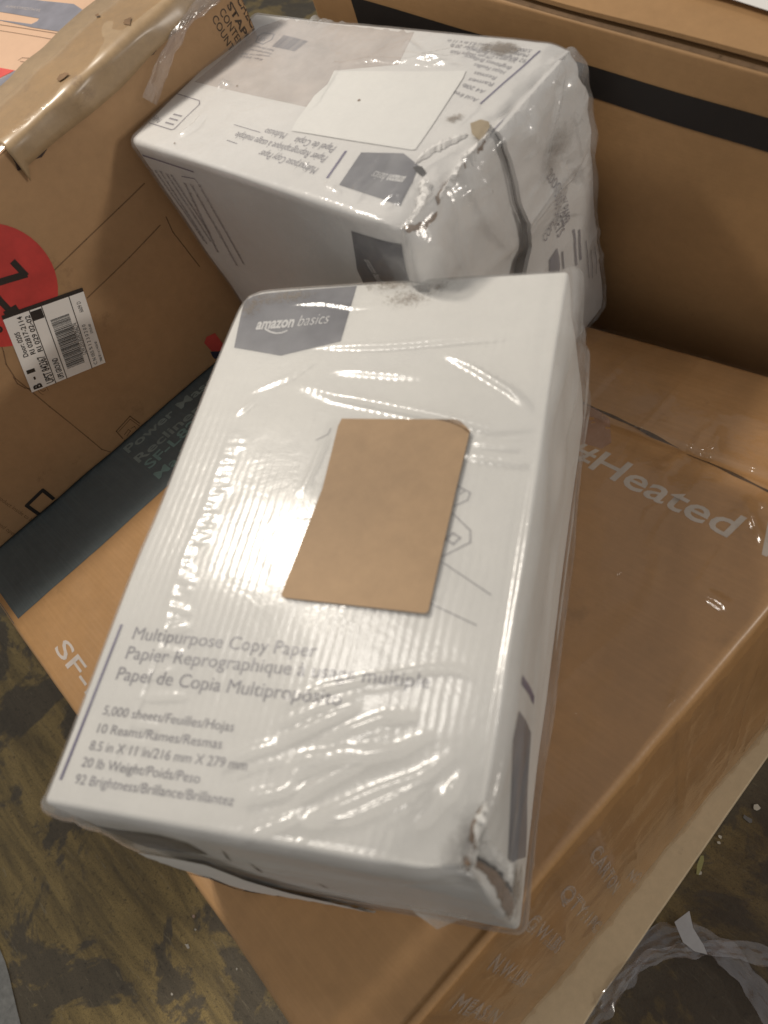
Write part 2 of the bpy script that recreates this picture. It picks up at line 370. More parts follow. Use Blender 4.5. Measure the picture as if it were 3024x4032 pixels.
g = [(x, y, 0) for y in np.linspace(-3, 3, 31) for x in np.linspace(-3, 3, 31)]
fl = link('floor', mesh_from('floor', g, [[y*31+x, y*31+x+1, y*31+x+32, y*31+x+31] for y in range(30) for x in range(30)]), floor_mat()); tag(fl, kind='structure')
# pale bare patch of the floor
def flat(name, pts, z, mat, parent=None, th=0.):
    bm = bmesh.new(); vs = [bm.verts.new((p[0], p[1], z)) for p in pts]; f = bm.faces.new(vs); f.normal_update()
    if f.normal.z < 0: f.normal_flip()
    if th:
        r = bmesh.ops.extrude_face_region(bm, geom=[f])['geom']
        for q in r:
            if isinstance(q, bmesh.types.BMVert): q.co.z -= th
        bmesh.ops.recalc_face_normals(bm, faces=bm.faces[:])
    me = bpy.data.meshes.new(name); bm.to_mesh(me); bm.free(); return link(name, me, mat, parent)
cp = [(-0.8364,-0.6709,0.0000),(-0.7972,-0.6746,0.0000),(-0.7717,-0.6800,0.0000),(-0.7420,-0.6880,0.0000),(-0.7201,-0.6937,0.0000),(-0.6946,-0.6998,0.0000),(-0.6390,-0.7179,0.0000),(-0.7504,-0.8294,0.0000),(-0.9335,-0.7376,0.0000)]
pp = flat('floor_marking', cp, .002, board_mat('pale_floor_patch', (.34, .34, .32), .25, .7, fine=.15)); tag(pp, kind='structure')

# ---------------------------------------------------------------- pale board under the large carton
bo = [(-0.0627,-0.0810,0.0200),(-0.0661,-0.0345,0.0200),(-0.0661,0.0104,0.0200),(-0.0689,0.1013,0.0200),(-0.0713,0.1948,0.0200),(-0.0734,0.2619,0.0200),(-0.0755,0.3620,0.0200),(-0.0773,0.4475,0.0200)]
bi = [(-.16, .50), (-.16, -.30)]
outer = [(p[0], p[1]) for p in bo]
d0 = np.array(outer[0])-np.array(outer[1]); outer.insert(0, tuple(np.array(outer[0])+d0*2.0))
bd = flat('wooden_board', outer+bi, .02, board_mat('pale_wood', (.62, .50, .33), .06, .7, fine=.06, stain=(.12, .09, .06, .5)), th=.019)
tag(bd, 'pale beige board edge sticking out along the foot of the large carton', 'board')
bv = bd.modifiers.new('b', 'BEVEL'); bv.width = .0015; bv.segments = 2

# ---------------------------------------------------------------- large low carton (E)
seam = [(0.8563,0.2537),(0.8248,0.0621)]
sa = .5*(seam[0][0]+seam[1][0])
Ecr = .5*sum(p[1]*0+p[0] for p in [(0.0513,0.0341),(0.1526,0.0366)]) if False else 0
crease = [(0.0513,0.0341),(0.1526,0.0366)]
cb_ = .5*(crease[0][1]+crease[1][1])
def dispE(t, q, n):
    top = np.clip(n[:, 2], 0, 1)
    h = .0016*vnoise(q, 5, 3)+.0008*vnoise(q, 14, 9)+.0003*vnoise(q, 45, 5)
    ds = (t[:, 0]-sa-.004*vnoise(q, 9, 8))*.70
    h = h-top*.0035*np.exp(-(ds/.0028)**2)-top*.0025*np.exp(-((ds-.01)/.03)**2)
    h = h-top*.0075/(1+np.exp((t[:, 1]-cb_-.006*vnoise(q, 12, 4))*.70/.0016))*np.clip((.34-t[:, 0])/.12, 0, 1)
    return h
E = Carton('E', .007, dispE)
c0 = E.c[:4].mean(0)
root = thing('cardboard_box', 'large low brown carton with dark teal band, under the front white case', 'carton', (c0[0], c0[1], .02))
E.shell('body', .0045, M['kraft_top'], root)
tb = [(-0.0008,0.5506),(0.3724,0.5478)]; tb_ = .5*(tb[0][1]+tb[1][1])
D_ = Decals(E); D_.poly('top', [(.003, tb_), (.97, tb_), (.97, .998), (.003, .998)], .0003, .010); D_.build('teal_band', M['teal'], root)
D_ = Decals(E)
D_.text('top', 'Power Massage', (0.3716,0.6302), (0.6615,0.6219), .0135, .0006, weight=.02)
D_.text('top', 'Recliner Chair', (0.3691,0.6067), (0.6598,0.5991), .0135, .0006, weight=.02)
D_.build('band_lettering', M['fadedteal'], root)
D_ = Decals(E)
D_.text('top', 'SF-L827', (0.3726,0.5876), (0.5306,0.5871), .0145, .0006, weight=.02)
D_.text('top', 'Made in China', (0.3683,0.5660), (0.6230,0.5596), .013, .0006, weight=.02)
D_.build('band_lettering', ink_mat('teal_letters', (.22, .34, .32), wear=.3, alpha=.85, wscale=150), root)
D_ = Decals(E)
p0 = np.array((0.0337,0.4843)); p1 = np.array((0.0313,0.3947))
D_.text('top', 'SF-L', tuple(p0), tuple(p1), .020, .0004, weight=.01)
D_.text('top', '827', (0.0300,0.3842), (0.0253,0.3266), .020, .0004, weight=.01)
D_.text('top', '#Heated', (0.7574,0.2301), (0.7407,0.0612), .027, .0004, weight=.012)
D_.text('top', 'Vib', (0.7421,0.0460), (0.7380,-0.0155), .029, .0004, weight=.05)
D_.build('lettering', M['worn_white_ink'], root, True)
D_ = Decals(E); D_.poly('top', [(0.8516,0.2514),(0.8548,0.2378),(0.8451,0.2185),(0.8065,0.1991),(0.7912,0.2016),(0.7883,0.2215)], .0004); D_.build('pink_residue', M['pinkpatch'], root)
D_ = Decals(E)
words = [('CARTON', (770, 470), (890, 660)), ('QTY:1PC', (620, 665), (800, 845)), ('G.W.:LBS', (450, 820), (610, 945)), ('N.W.:LBS', (270, 1025), (440, 1110)), ('MEAS:IN', (82, 1225), (300, 1290)), ('NO.', (955, 580), (1010, 600))]
wp = [(0.3456,0.8153),(0.3564,0.2417),(0.2874,0.7944),(0.2935,0.0466),(0.2345,0.8512),(0.2281,0.3615),(0.1744,0.8609),(0.1618,0.4409),(0.1180,0.8860),(0.0960,0.4200),(0.3908,0.2444),(0.4131,0.0149)]
for k, (w, a, b) in enumerate(words):
    for dx in (0, .004): D_.text('front', w, (wp[2*k][0]+dx, wp[2*k][1]), (wp[2*k+1][0]+dx, wp[2*k+1][1]), .015, .0004+dx*.02)
D_.build('side_lettering', M['pale_ink'], root, True)
# shrink film over its right half, with creases
def filmE(t, q, n):
    h = np.abs(vnoise(q, 7, 21))*.0030+np.abs(vnoise(q*[1, 2.2, 1], 16, 22))*.0016+np.clip(1-np.abs(vnoise(q*[1, 3.0, 1], 9, 25))*7, 0, 1)*.0025
    return h+.0008+(ridges(q, er)*np.clip(n[:, 2], 0, 1))
FE = Carton('E', .007, dispE)
er = [([(0.8933,0.1373),(0.8490,0.1372),(0.7897,0.1376),(0.7522,0.1281)], .0022, .0045), ([(0.8877,0.1278),(0.8435,0.1205)], .0025, .005), ([(0.7998,0.0690),(0.7774,0.0556),(0.7425,0.0306)], .0022, .0045), ([(0.8093,0.0610),(0.7865,0.0483)], .002, .004), ([(0.8388,0.1343),(0.8141,0.1381),(0.8047,0.1458)], .002, .003), ([(0.9158,0.1239),(0.9124,0.1113),(0.9152,0.0989)], .002, .0035), ([(0.7446,0.1232),(0.7275,0.1257),(0.7010,0.1193)], .0022, .003)]
er = [([np.array(p)*E.dim[:2] for p in pts], w, a) for pts, w, a in er]
def patch(cart, name, face, a0, a1, b0, b1, na, nb, mat, parent, off, extra, mask=None):
    A = np.linspace(a0, a1, na); B = np.linspace(b0, b1, nb); gg = np.array([(x, y) for y in B for x in A]); V = cart.surf(face, gg, off, extra)
    F = [[y*na+x, y*na+x+1, (y+1)*na+x+1, (y+1)*na+x] for y in range(nb-1) for x in range(na-1) if mask is None or mask(A[x], B[y])]
    i, j = {'top': (0, 1), 'front': (0, 2), 'right': (1, 2), 'left': (1, 2)}[face]
    return link(name, mesh_from(name, V, F, UV=gg*[cart.dim[i], cart.dim[j]]), mat, parent)
patch(FE, 'clear_wrap', 'top', .27, .995, .003, .45, 170, 140, M['film_e'], root, .0008, filmE)
patch(FE, 'clear_wrap', 'front', .003, .997, .0, .99, 120, 110, M['film_e'], root, .0012, lambda t, q, n: filmE(t, q*[3, 1, .5], n)*1.3)
D_ = Decals(E); D_.line('top', [(0.8628,0.2854),(0.8563,0.2537),(0.8457,0.1800),(0.8342,0.1139),(0.8248,0.0621)], .0030, .0002, wf=lambda c: 1+.35*math.sin(c[1]*140)); D_.build('flap_seam', ink_mat('seam_shade', (.07, .04, .018), alpha=.8), root)

# ---------------------------------------------------------------- left carton (D)
def dispD(t, q, n):
    return .002*vnoise(q, 4, 31)+.0006*vnoise(q, 22, 33)
Dc = Carton('D', .006, dispD)
root = thing('cardboard_box', 'tall brown carton at the left with a red round sticker and a taped flap', 'carton', tuple(Dc.c[:4].mean(0)*[1, 1, 0]))
Dc.shell('body', .008, M['kraft_d'], root)
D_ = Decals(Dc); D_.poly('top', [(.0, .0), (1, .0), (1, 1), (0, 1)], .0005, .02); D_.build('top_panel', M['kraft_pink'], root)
# outer flap lying over the top, its lip hanging over the long side
lipa = (0.6295,0.9865)[0]
def lip():
    V = []; F = []; n = 120; prof = [(-.10, .0035), (-.06, .004), (-.02, .0045), (-.006, .005), (.003, .004), (.0075, -.001), (.0085, -.007), (.0085, -.016), (.0085, -.024), (.006, -.025), (.006, -.016), (.004, -.006), (.0, .0005), (-.006, .0022), (-.06, .0015), (-.10, .001)]
    for i in range(n+1):
        s = lipa+(.999-lipa)*i/n; P = Dc.surf('top', [(s, 0)], 0, r=.0001)[0]; no = -Dc.nrm[1]*-1
        out = Dc.nrm[1]*-1
        for (x, z) in prof:
            wv = .0022*vnoise(np.array([[s*30, z*50, 0]]), 1, 5)[0]+.003*vnoise(np.array([[s*8, z*9, 3]]), 1, 6)[0]
            if z < -.012: wv += .0035*max(0, vnoise(np.array([[s*11, 0, 7]]), 1, 7)[0]); 
            zz = z*(1+.45*vnoise(np.array([[s*9, 0, 1]]), 1, 8)[0]) if z < 0 else z
            if z < -.012 and i < 3: zz -= .004*(3-i)
            V.append(P+(-out if False else out*-1)*0+FN_D*(x+(wv if z < 0 else 0))+np.array([0, 0, zz+(wv*.6 if z > 0 else 0)]))
    m = len(prof)
    for i in range(n):
        for k in range(m): j = (k+1) % m; F.append([i*m+k, i*m+j, (i+1)*m+j, (i+1)*m+k])
    F.append(list(range(m))[::-1]); F.append([n*m+k for k in range(m)])
    me = mesh_from('flap', V, F); bm = bmesh.new(); bm.from_mesh(me); bmesh.ops.recalc_face_normals(bm, faces=bm.faces[:]); bm.to_mesh(me); bm.free(); return me
ed = Dc.c[5]-Dc.c[4]; FN_D = np.cross(ed/np.linalg.norm(ed), [0, 0, 1]); FN_D[2] = 0; FN_D /= np.linalg.norm(FN_D)
flap = link('flap', lip(), board_mat('worn_flap_board', (.36, .25, .14), .2, .45, fine=.08, stain=(.13, .08, .05, .5), coat=.4), root)
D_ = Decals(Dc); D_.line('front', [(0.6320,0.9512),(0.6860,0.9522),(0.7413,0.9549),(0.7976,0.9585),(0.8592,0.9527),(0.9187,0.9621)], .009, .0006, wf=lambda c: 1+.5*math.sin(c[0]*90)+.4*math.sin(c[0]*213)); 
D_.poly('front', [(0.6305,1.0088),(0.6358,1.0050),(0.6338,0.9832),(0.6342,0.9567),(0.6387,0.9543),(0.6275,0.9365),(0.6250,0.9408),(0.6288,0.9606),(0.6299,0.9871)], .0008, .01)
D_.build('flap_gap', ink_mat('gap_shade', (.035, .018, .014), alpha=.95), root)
D_ = Decals(Dc)
for c in ((400, 490), (780, 155)):
    pass
for P in ([(0.7350,0.0327),(0.7426,0.0381),(0.7488,0.0294),(0.7499,0.0172),(0.7410,0.0172),(0.7352,0.0204)], [(0.8430,0.0246),(0.8487,0.0310),(0.8558,0.0219),(0.8498,0.0120),(0.8448,0.0071),(0.8427,0.0164)], [(0.8388,0.1211),(0.8428,0.1174),(0.8398,0.1065),(0.8370,0.1149)]):
    D_.poly('top', P, .0062, .01)
D_.build('hole', M['kraft_torn'], root, True)
D_ = Decals(Dc); D_.poly('top', [(0.8072,0.5288),(0.8068,0.4935),(0.8271,0.3847),(0.8472,0.2437),(0.8438,0.1952),(0.8364,0.1477),(0.8293,0.1210),(0.8081,0.1308),(0.7880,0.2865),(0.7760,0.4115),(0.7730,0.4366)], .0009, .012, holes=[[(0.7859,0.4601),(0.7881,0.4437),(0.8053,0.2950),(0.8006,0.2907),(0.7924,0.2975),(0.7767,0.4135),(0.7745,0.4295)]]); D_.build('printed_shape', M['blue_grey'], root)
D_ = Decals(Dc); D_.text('top', 'A-MAXWIDTH.VL', (0.7971,0.4402), (0.8149,0.3139), .004, .0013); D_.build('printed_text', M['pinkish'], root)
D_ = Decals(Dc)
D_.line('top', [(0.7685,0.4080),(0.8035,0.1374)], .0012, .0009); D_.line('top', [(0.7605,0.3864),(0.7932,0.1312)], .001, .0009)
D_.line('top', [(0.7364,0.2147),(0.7422,0.2126),(0.7509,0.1721),(0.7424,0.1721),(0.7365,0.2052)], .0012, .0009)
D_.build('printed_line', M['brown_ink'], root, True)
D_ = Decals(Dc); D_.poly('top', [(0.7121,0.2566),(0.7137,0.2456),(0.7217,0.1915),(0.7161,0.1967),(0.7008,0.2111),(0.6985,0.2202)], .0009); D_.build('red_print', M['red_print'], root)
D_ = Decals(Dc); D_.poly('top', [(0.7217,0.1915),(0.7245,0.1674),(0.6961,0.1592),(0.6902,0.1981),(0.6966,0.2151),(0.6995,0.2077),(0.7155,0.1950)], .0009); D_.build('navy_print', M['blue_grey'], root)
patch(Dc, 'packing_tape', 'top', .0, 1, -.0, .115, 160, 12, M['tape'], root, .0052, lambda t, q, n: .0006*vnoise(q, 60, 4))
# prints on the long side
D_ = Decals(Dc)
for P in ([(0.7533,0.6817),(0.7037,0.6785),(0.6429,0.6724),(0.5727,0.6649)], [(0.7402,0.5511),(0.6767,0.5390),(0.5943,0.5289)], [(0.4637,0.6321),(0.4658,0.6092),(0.4595,0.5764),(0.4501,0.5399),(0.4450,0.4817),(0.4479,0.4121),(0.4509,0.3226),(0.4552,0.2194),(0.4586,0.1251),(0.4611,0.0484),(0.4675,0.0149)], [(0.4445,0.4905),(0.4419,0.4633),(0.4449,0.4353),(0.4500,0.4177)], [(0.7541,0.5581),(0.7507,0.5069),(0.7533,0.4469),(0.7577,0.3517)]):
    D_.line('front', P, .0013)
D_.line('front', [(0.4975,0.0669),(0.5294,0.0768),(0.5348,0.0076)], .0016, closed=False); D_.line('front', [(0.4997,0.0582),(0.5267,0.0661),(0.5306,0.0141)], .001)
D_.line('front', [(0.4975,0.0669),(0.4969,0.0078)], .0016)
D_.line('front', [(0.5224,0.0015),(0.5344,0.0085)], .0012)
D_.line('front', [(0.5030,0.0309),(0.5135,0.0364),(0.5143,0.0250),(0.5049,0.0196)], .001); D_.line('front', [(0.5176,0.0323),(0.5242,0.0287),(0.5232,0.0185)], .001)
D_.text('front', '(C)', (0.4546,0.3798), (0.4679,0.3802), .008)
D_.build('printed_line', M['brown_ink'], root, True)
D_ = Decals(Dc)
D_.line('front', [(0.3186,0.0764),(0.3524,0.0821),(0.3530,0.0015),(0.3200,-0.0059)], .0045, closed=True)
D_.build('printed_square', M['black_ink'], root)
D_ = Decals(Dc)
D_.text('front', 'CHECK', (0.9886,0.8920), (0.9945,0.7830), .0075, weight=.03)
D_.text('front', 'STAPLES', (0.9729,0.8962), (0.9797,0.7466), .0065, weight=.03)
D_.text('front', 'CONTENTS', (0.9592,0.8963), (0.9663,0.7612), .007, weight=.01)
D_.text('front', 'COUNT', (0.9458,0.8960), (0.9501,0.7973), .007, weight=.01)
D_.build('handling_text', M['faint_black'], root, True)
D_ = Decals(Dc)
D_.text('front', 'the product inside to be', (0.2983,0.2355), (0.3027,-0.0040), .005); D_.text('front', 'rotated and opened', (0.2671,0.1754), (0.2695,-0.0192), .005)
D_.build('small_print', M['brown_ink'], root)
# red sticker
D_ = Decals(Dc); cc = (0.5120,0.7357); ce = (0.5645,0.6389)
D_.ellipse('front', cc, .059, .059, .0006); D_.build('red_sticker', M['red'], root)
st_ = D_ = Decals(Dc)
D_.line('front', [(0.5486,0.7620),(0.5497,0.7144),(0.5193,0.7460),(0.5093,0.7578)], .0065, .0010)
D_.line('front', [(0.5031,0.7140),(0.5028,0.7041),(0.5031,0.6585)], .0065, .0010); D_.line('front', [(0.5113,0.6563),(0.4972,0.6621)], .0065, .0010)
D_.text('front', 'S', (0.4715,0.6333), (0.4797,0.6288), .012, .0010, weight=.03)
D_.build('sticker_lettering', M['black_ink'], root)
# red and navy mark beside the seam with the teal band
D_ = Decals(Dc); D_.poly('front', [(0.6969,0.1087),(0.7057,0.1222),(0.7209,0.1110),(0.7229,0.0392),(0.7197,0.0213),(0.6996,0.0590)], .0006); D_.build('red_print', M['red_print'], root)
D_ = Decals(Dc); D_.poly('front', [(0.6970,0.0619),(0.7194,0.0203),(0.7074,0.0139),(0.6966,0.0241),(0.6956,0.0387)], .0006); D_.build('navy_print', M['navy'], root)
# shipping label: frame X runs up the text lines, Y towards the top of the label
LP = [(0.5551,0.3122),(0.5960,0.5550),(0.4884,0.6557),(0.4473,0.4078)]
lab = thing('shipping_label', 'white shipping label with barcode stuck on the left carton below the red sticker', 'label', (0, 0, 0)) if False else None
D_ = Decals(Dc); D_.poly('front', LP, .0010, .012); lb = D_.build('shipping_label', M['label_white'], root)
L0 = [np.array(p) for p in LP]
def lf(x, y): return tuple((1-x)*(1-y)*L0[0]+x*(1-y)*L0[1]+x*y*L0[2]+(1-x)*y*L0[3])
D_ = Decals(Dc); D_.poly('front', [lf(1.0, 0.0), lf(1.05, 0.0), lf(1.05, 1), lf(1.0, 1)], .0012)
D_.poly('front', [lf(.86, .545), lf(1.0-.02, .545), lf(.98, .68), lf(.86, .68)], .0013)
for y in (.19, .535, .685): D_.line('front', [lf(0, y), lf(1, y)], .0009, .0013)
bx = .12; rr = random.Random(4)
while bx < .80:
    w = rr.choice([.004, .004, .008, .012]); D_.poly('front', [lf(bx, .255), lf(bx+w, .255), lf(bx+w, .49), lf(bx, .49)], .0013, .02); bx += w+rr.choice([.004, .006, .009])
T = lambda s, x0, x1, y, h, w=.02: D_.text('front', s, lf(x0, y), lf(x1, y), h, .0013, weight=w)
T('B', .02, .085, .86, .0088, .05); T('-', .15, .19, .875, .009, .03); T('1', .25, .30, .87, .0088)
T('Door: 0205', .47, .80, .88, .0052); T('RI 02817-2114', .47, .97, .79, .0052); T('RI 029 02-02', .47, .95, .70, .0052)
T('UPST 842367', .03, .41, .70, .0085); T('UPS GROUND', .03, .32, .565, .0062)
T('1ZW2J3530392704274', .22, .66, .20, .0048, .0); T('C N 055 % 1 2 3 0 2 0 0', .03, .60, .105, .004, .0); T('6609 D', .76, .90, .075, .0046, .0)
T('7008 28 1 of 1 HUN 00', .04, .33, .03, .0028, 0); T('270.0-60', .45, .58, .04, .0028, 0)
D_.build('label_print', M['black_ink'], lb)
# loose film strand hanging beside it
def ribbon(name, pts, w, mat, nrm, seed=0, parent=None, n=70, crump=.004, m=9):
    P = np.array(pts, float); seg = np.r_[0, np.cumsum(np.linalg.norm(np.diff(P, axis=0), axis=1))]; u = np.linspace(0, seg[-1], n)
    C = np.stack([np.interp(u, seg, P[:, k]) for k in range(3)], 1)
    for _ in range(6): C[1:-1] = (C[:-2]+C[1:-1]*2+C[2:])/4
    T_ = np.gradient(C, axis=0); T_ /= np.linalg.norm(T_, axis=1)[:, None]; nrm = np.array(nrm, float)
    Bn = np.cross(T_, nrm); Bn /= np.linalg.norm(Bn, axis=1)[:, None]; V = []
    for i in range(n):
        ww = w*(1+.35*vnoise(np.array([[i*.15, seed, 0]]), 1, seed)[0])
        for k in range(m):
            f = (k/(m-1)-.5); q = np.array([[i*.16+seed, k*1.1+.5*math.sin(i*.07), seed*.3]])
            V.append(C[i]+Bn[i]*ww*f+nrm*(crump*(1+vnoise(q, 1, seed+1)[0])+crump*.8*abs(math.sin(f*9+i*.05))))
    F = [[i*m+k, i*m+k+1, (i+1)*m+k+1, (i+1)*m+k] for i in range(n-1) for k in range(m-1)]
    return link(name, mesh_from(name, V, F), mat, parent)
rb = ribbon('plastic_strand', [(-0.7777,0.4138,0.9748),(-0.7799,0.3803,0.9735),(-0.7812,0.3588,0.9657),(-0.7824,0.3407,0.9579),(-0.7837,0.3211,0.9462),(-0.7850,0.3007,0.9336)], .013, M['film_loose'], FN_D, 3, crump=.0012)
tag(rb, 'thin clear plastic strand hanging down the side of the left carton', 'plastic strand')

# ---------------------------------------------------------------- rear carton (C)
def dispC(t, q, n):
    return .003*vnoise(q, 3.2, 41)+.0012*vnoise(q, 10, 43)-.004*np.exp(-((t[:, 2]-.955)/.012)**2)*n[:, 1]*-1*0
Cc = Carton('C', .006, dispC)
root = thing('cardboard_box', 'big brown carton with a black printed band, behind the rear white case', 'carton', tuple(Cc.c[:4].mean(0)*[1, 1, 0]))
Cc.shell('body', .008, M['kraft'], root)
b1_ = [(0.3058,0.9576),(0.4668,0.9570)]; b2_ = [(0.3051,0.9251),(0.4701,0.9223)]; bl = [(0.0574,0.9540),(0.0576,0.9407)]
def lx(P, a): return P[0][1]+(P[1][1]-P[0][1])*(a-P[0][0])/(P[1][0]-P[0][0])
a0 = bl[0][0]
D_ = Decals(Cc); D_.poly('front', [(a0, lx(b2_, a0)), (.99, lx(b2_, .99)), (.99, lx(b1_, .99)), (a0, lx(b1_, a0))], .0005, .015); D_.build('black_band', M['band_ink'], root)
# top flap standing a little open over the rim
def plate(name, cart, a0, a1, b0, b1, lift, th, mat, parent, na=60, nb=20, fn=None):
    A = np.linspace(a0, a1, na); B = np.linspace(b0, b1, nb); gg = np.array([(x, y) for y in B for x in A]); V = cart.surf('top', gg, 0, lambda t, q, n: lift+(fn(gg) if fn else 0), r=.0001)
    V2 = V-np.array([0, 0, th]); k = len(V); F = []
    for y in range(nb-1):
        for x in range(na-1):
            i = y*na+x; F.append([i, i+1, i+na+1, i+na]); F.append([k+i, k+i+na, k+i+na+1, k+i+1])
    rim = [x for x in range(na)]+[y*na+na-1 for y in range(1, nb)]+[(nb-1)*na+x for x in range(na-2, -1, -1)]+[y*na for y in range(nb-2, 0, -1)]
    for a, b in zip(rim, rim[1:]+rim[:1]): F.append([a, k+a, k+b, b])
    return link(name, mesh_from(name, np.concatenate([V, V2]), F, smooth=False), mat, parent)
plate('flap', Cc, .0, 1, .020, .98, .009, .004, M['kraft'], root, fn=lambda g: .0012*vnoise(np.c_[g*[7, 2], g[:, 0]*0], 1, 3)+.006*g[:, 1])
D_ = Decals(Cc); D_.line('top', [(x, .014) for x in np.linspace(0, 1, 20)], .006, .0006); D_.build('flap_gap', M['kraft_torn'], root)
lbp = [(0.3218,0.1447),(0.3486,0.1229),(0.3863,0.1197),(0.4311,0.1106),(0.4699,0.0992),(0.4263,0.2548)]
D_ = Decals(Cc); D_.poly('top', lbp, .0165, .012); lb = D_.build('label', M['label_white'], root)
D_ = Decals(Cc); D_.line('top', [(0.3702,0.1379),(0.3702,0.1463)], .003, .0170); D_.line('top', [(0.3981,0.1516),(0.3974,0.1672),(0.3979,0.1760)], .003, .0170); D_.build('label_print', M['grey_ink'], lb, True)

# ---------------------------------------------------------------- white paper cases
ca_ = (1.0, 0.0)
def dispA(t, q, n):
    h = .0014*vnoise(q, 6, 51)+.0007*vnoise(q, 18, 53)
    dc = np.sqrt(((1-t[:, 0])*.285)**2+(t[:, 1]*.44)**2+((1-t[:, 2])*.15)**2)
    h = h-.009*np.exp(-(dc/.030)**2)*(1+.6*vnoise(q, 60, 55))
    h = h-.004*np.exp(-((t[:, 0]*.285)**2+((1-t[:, 1])*.44)**2+((1-t[:, 2])*.2)**2)/.012**2)
    h = h+.0020*np.clip(n[:, 0], 0, 1)*vnoise(q*[1, 1, 3], 9, 57)
    return h
A = Carton('A', .0042, dispA)
root = thing('paper_case', 'white copy paper case wrapped in clear film with a blank brown label, in front', 'paper case', tuple(A.c[:4].mean(0)), group='wrapped white copy paper cases')
A.shell('body', .004, M['white_case'], root)
D_ = Decals(A); D_.poly('top', [(0.0067,0.9808),(0.0306,0.9884),(0.3797,0.9929),(0.3832,0.8553),(0.2087,0.8238),(0.0433,0.8476)], .0003, .008); D_.poly('right', [(0.2475,0.7442),(0.2582,0.4371),(0.0985,0.1382),(0.0670,0.4487),(0.0620,0.5679),(0.1998,0.7756)], .0004, .01)
D_.build('logo_panel', M['grey_ink'], root, True)
D_ = Decals(A); D_.line('right', [(0.2913,0.7588),(0.3061,0.4654)], .006); D_.build('printed_bar', M['purple_ink'], root)
D_ = Decals(A); D_.text('top', 'amazon', (0.0929,0.8913), (0.2165,0.8938), .0125, .0006, weight=.03); D_.text('top', 'basics', (0.2298,0.8945), (0.3271,0.9001), .0125, .0006, shear=.25, weight=-.01)
D_.line('top', [(0.1268,0.8910),(0.1472,0.8830),(0.1686,0.8786),(0.1874,0.8794),(0.2015,0.8840)], .0016, .0006); D_.build('logo_lettering', M['white_ink'], root, True)
D_ = Decals(A)
D_.text('top', 'Multipurpose Copy Paper', (0.0748,0.2556), (0.5661,0.2548), .0092, weight=.0)
D_.text('top', 'Papier Reprographique à usage multiple', (0.0762,0.2236), (0.8382,0.2266), .0092)
D_.text('top', 'Papel de Copia Multipropósito', (0.0714,0.1897), (0.6521,0.1897), .0092)
D_.text('top', '5,000 sheets/Feuilles/Hojas', (0.0712,0.1355), (0.4187,0.1358), .0062)
D_.text('top', '10 Reams/Rames/Resmas', (0.0737,0.1084), (0.4025,0.1103), .0062)
D_.text('top', '8.5 in X 11 in/216 mm X 279 mm', (0.0702,0.0827), (0.4765,0.0864), .0062)
D_.text('top', '20 lb Weight/Poids/Peso', (0.0664,0.0582), (0.3766,0.0604), .0062)
D_.text('top', '92 Brightness/Brillance/Brillantez', (0.0655,0.0337), (0.4707,0.0387), .0062)
D_.build('printed_text', M['text_ink'], root)
D_ = Decals(A); D_.line('top', [(0.0309,0.2760),(0.0268,0.0370)], .0021); D_.build('printed_bar', M['purple_ink'], root, True)
D_ = Decals(A)
D_.line('top', [(0.8092,0.5506),(0.8446,0.5380),(0.8411,0.5249),(0.8123,0.5140)], .0012); D_.line('top', [(0.8124,0.5012),(0.8621,0.4723),(0.8673,0.4527),(0.8095,0.4266)], .0012)
D_.line('top', [(0.8220,0.4672),(0.8415,0.4593),(0.8288,0.4481),(0.8100,0.4559)], .0016, closed=True); D_.line('top', [(0.8123,0.4171),(0.9346,0.3708)], .001); D_.line('top', [(0.8015,0.3512),(0.9145,0.3233)], .001); D_.line('top', [(0.8127,0.5507),(0.8294,0.5420),(0.8206,0.5350)], .001)
D_.line('top', [(0.4018,0.6351),(0.4303,0.6471),(0.4336,0.6592)], .001)
D_.build('printed_icon', ink_mat('faint_icon_print', (.33, .32, .33), alpha=.7), root, True)
D_ = Decals(A); bl_ = [(0.4629,0.6752),(0.7725,0.6718),(0.7879,0.6680),(0.8165,0.6496),(0.8162,0.6289),(0.8117,0.5356),(0.8067,0.3353),(0.8003,0.3321),(0.7950,0.3318),(0.4524,0.3401),(0.4438,0.3428),(0.4424,0.3458),(0.4674,0.5351),(0.4585,0.6597)]
D_.poly('top', bl_, .0034, .010); lb = D_.build('blank_label', M['label_brown'], root)
D_ = Decals(A); D_.poly('top', [(0.7196,0.6725),(0.7573,0.6688),(0.8111,0.6502),(0.8167,0.6434),(0.7904,0.6583),(0.7578,0.6671)], .0039); D_.build('lifted_corner', M['kraft_torn'], lb)
# end face: dark print and lower white strip seen under the lip
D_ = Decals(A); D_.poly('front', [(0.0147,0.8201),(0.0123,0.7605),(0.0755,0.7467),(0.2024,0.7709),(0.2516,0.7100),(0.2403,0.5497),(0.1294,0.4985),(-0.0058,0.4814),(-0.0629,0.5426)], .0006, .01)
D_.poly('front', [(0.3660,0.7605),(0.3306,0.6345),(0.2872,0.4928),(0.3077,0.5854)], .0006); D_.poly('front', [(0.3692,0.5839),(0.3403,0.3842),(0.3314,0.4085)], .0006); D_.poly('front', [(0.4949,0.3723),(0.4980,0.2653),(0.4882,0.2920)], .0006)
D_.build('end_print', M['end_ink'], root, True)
D_ = Decals(A); D_.poly('front', [(0.0288,0.5403),(0.1486,0.5190),(0.2233,0.5103),(0.2627,0.3094),(0.3573,0.1890),(0.5032,0.0898),(0.6351,-0.0670),(0.6117,-0.1752),(0.4468,-0.1622),(0.3339,-0.1236),(0.2087,-0.0402),(0.1197,0.0878),(0.0463,0.2324),(-0.0052,0.3488)], .0065, .01); D_.build('lower_flap', M['white_case'], root)
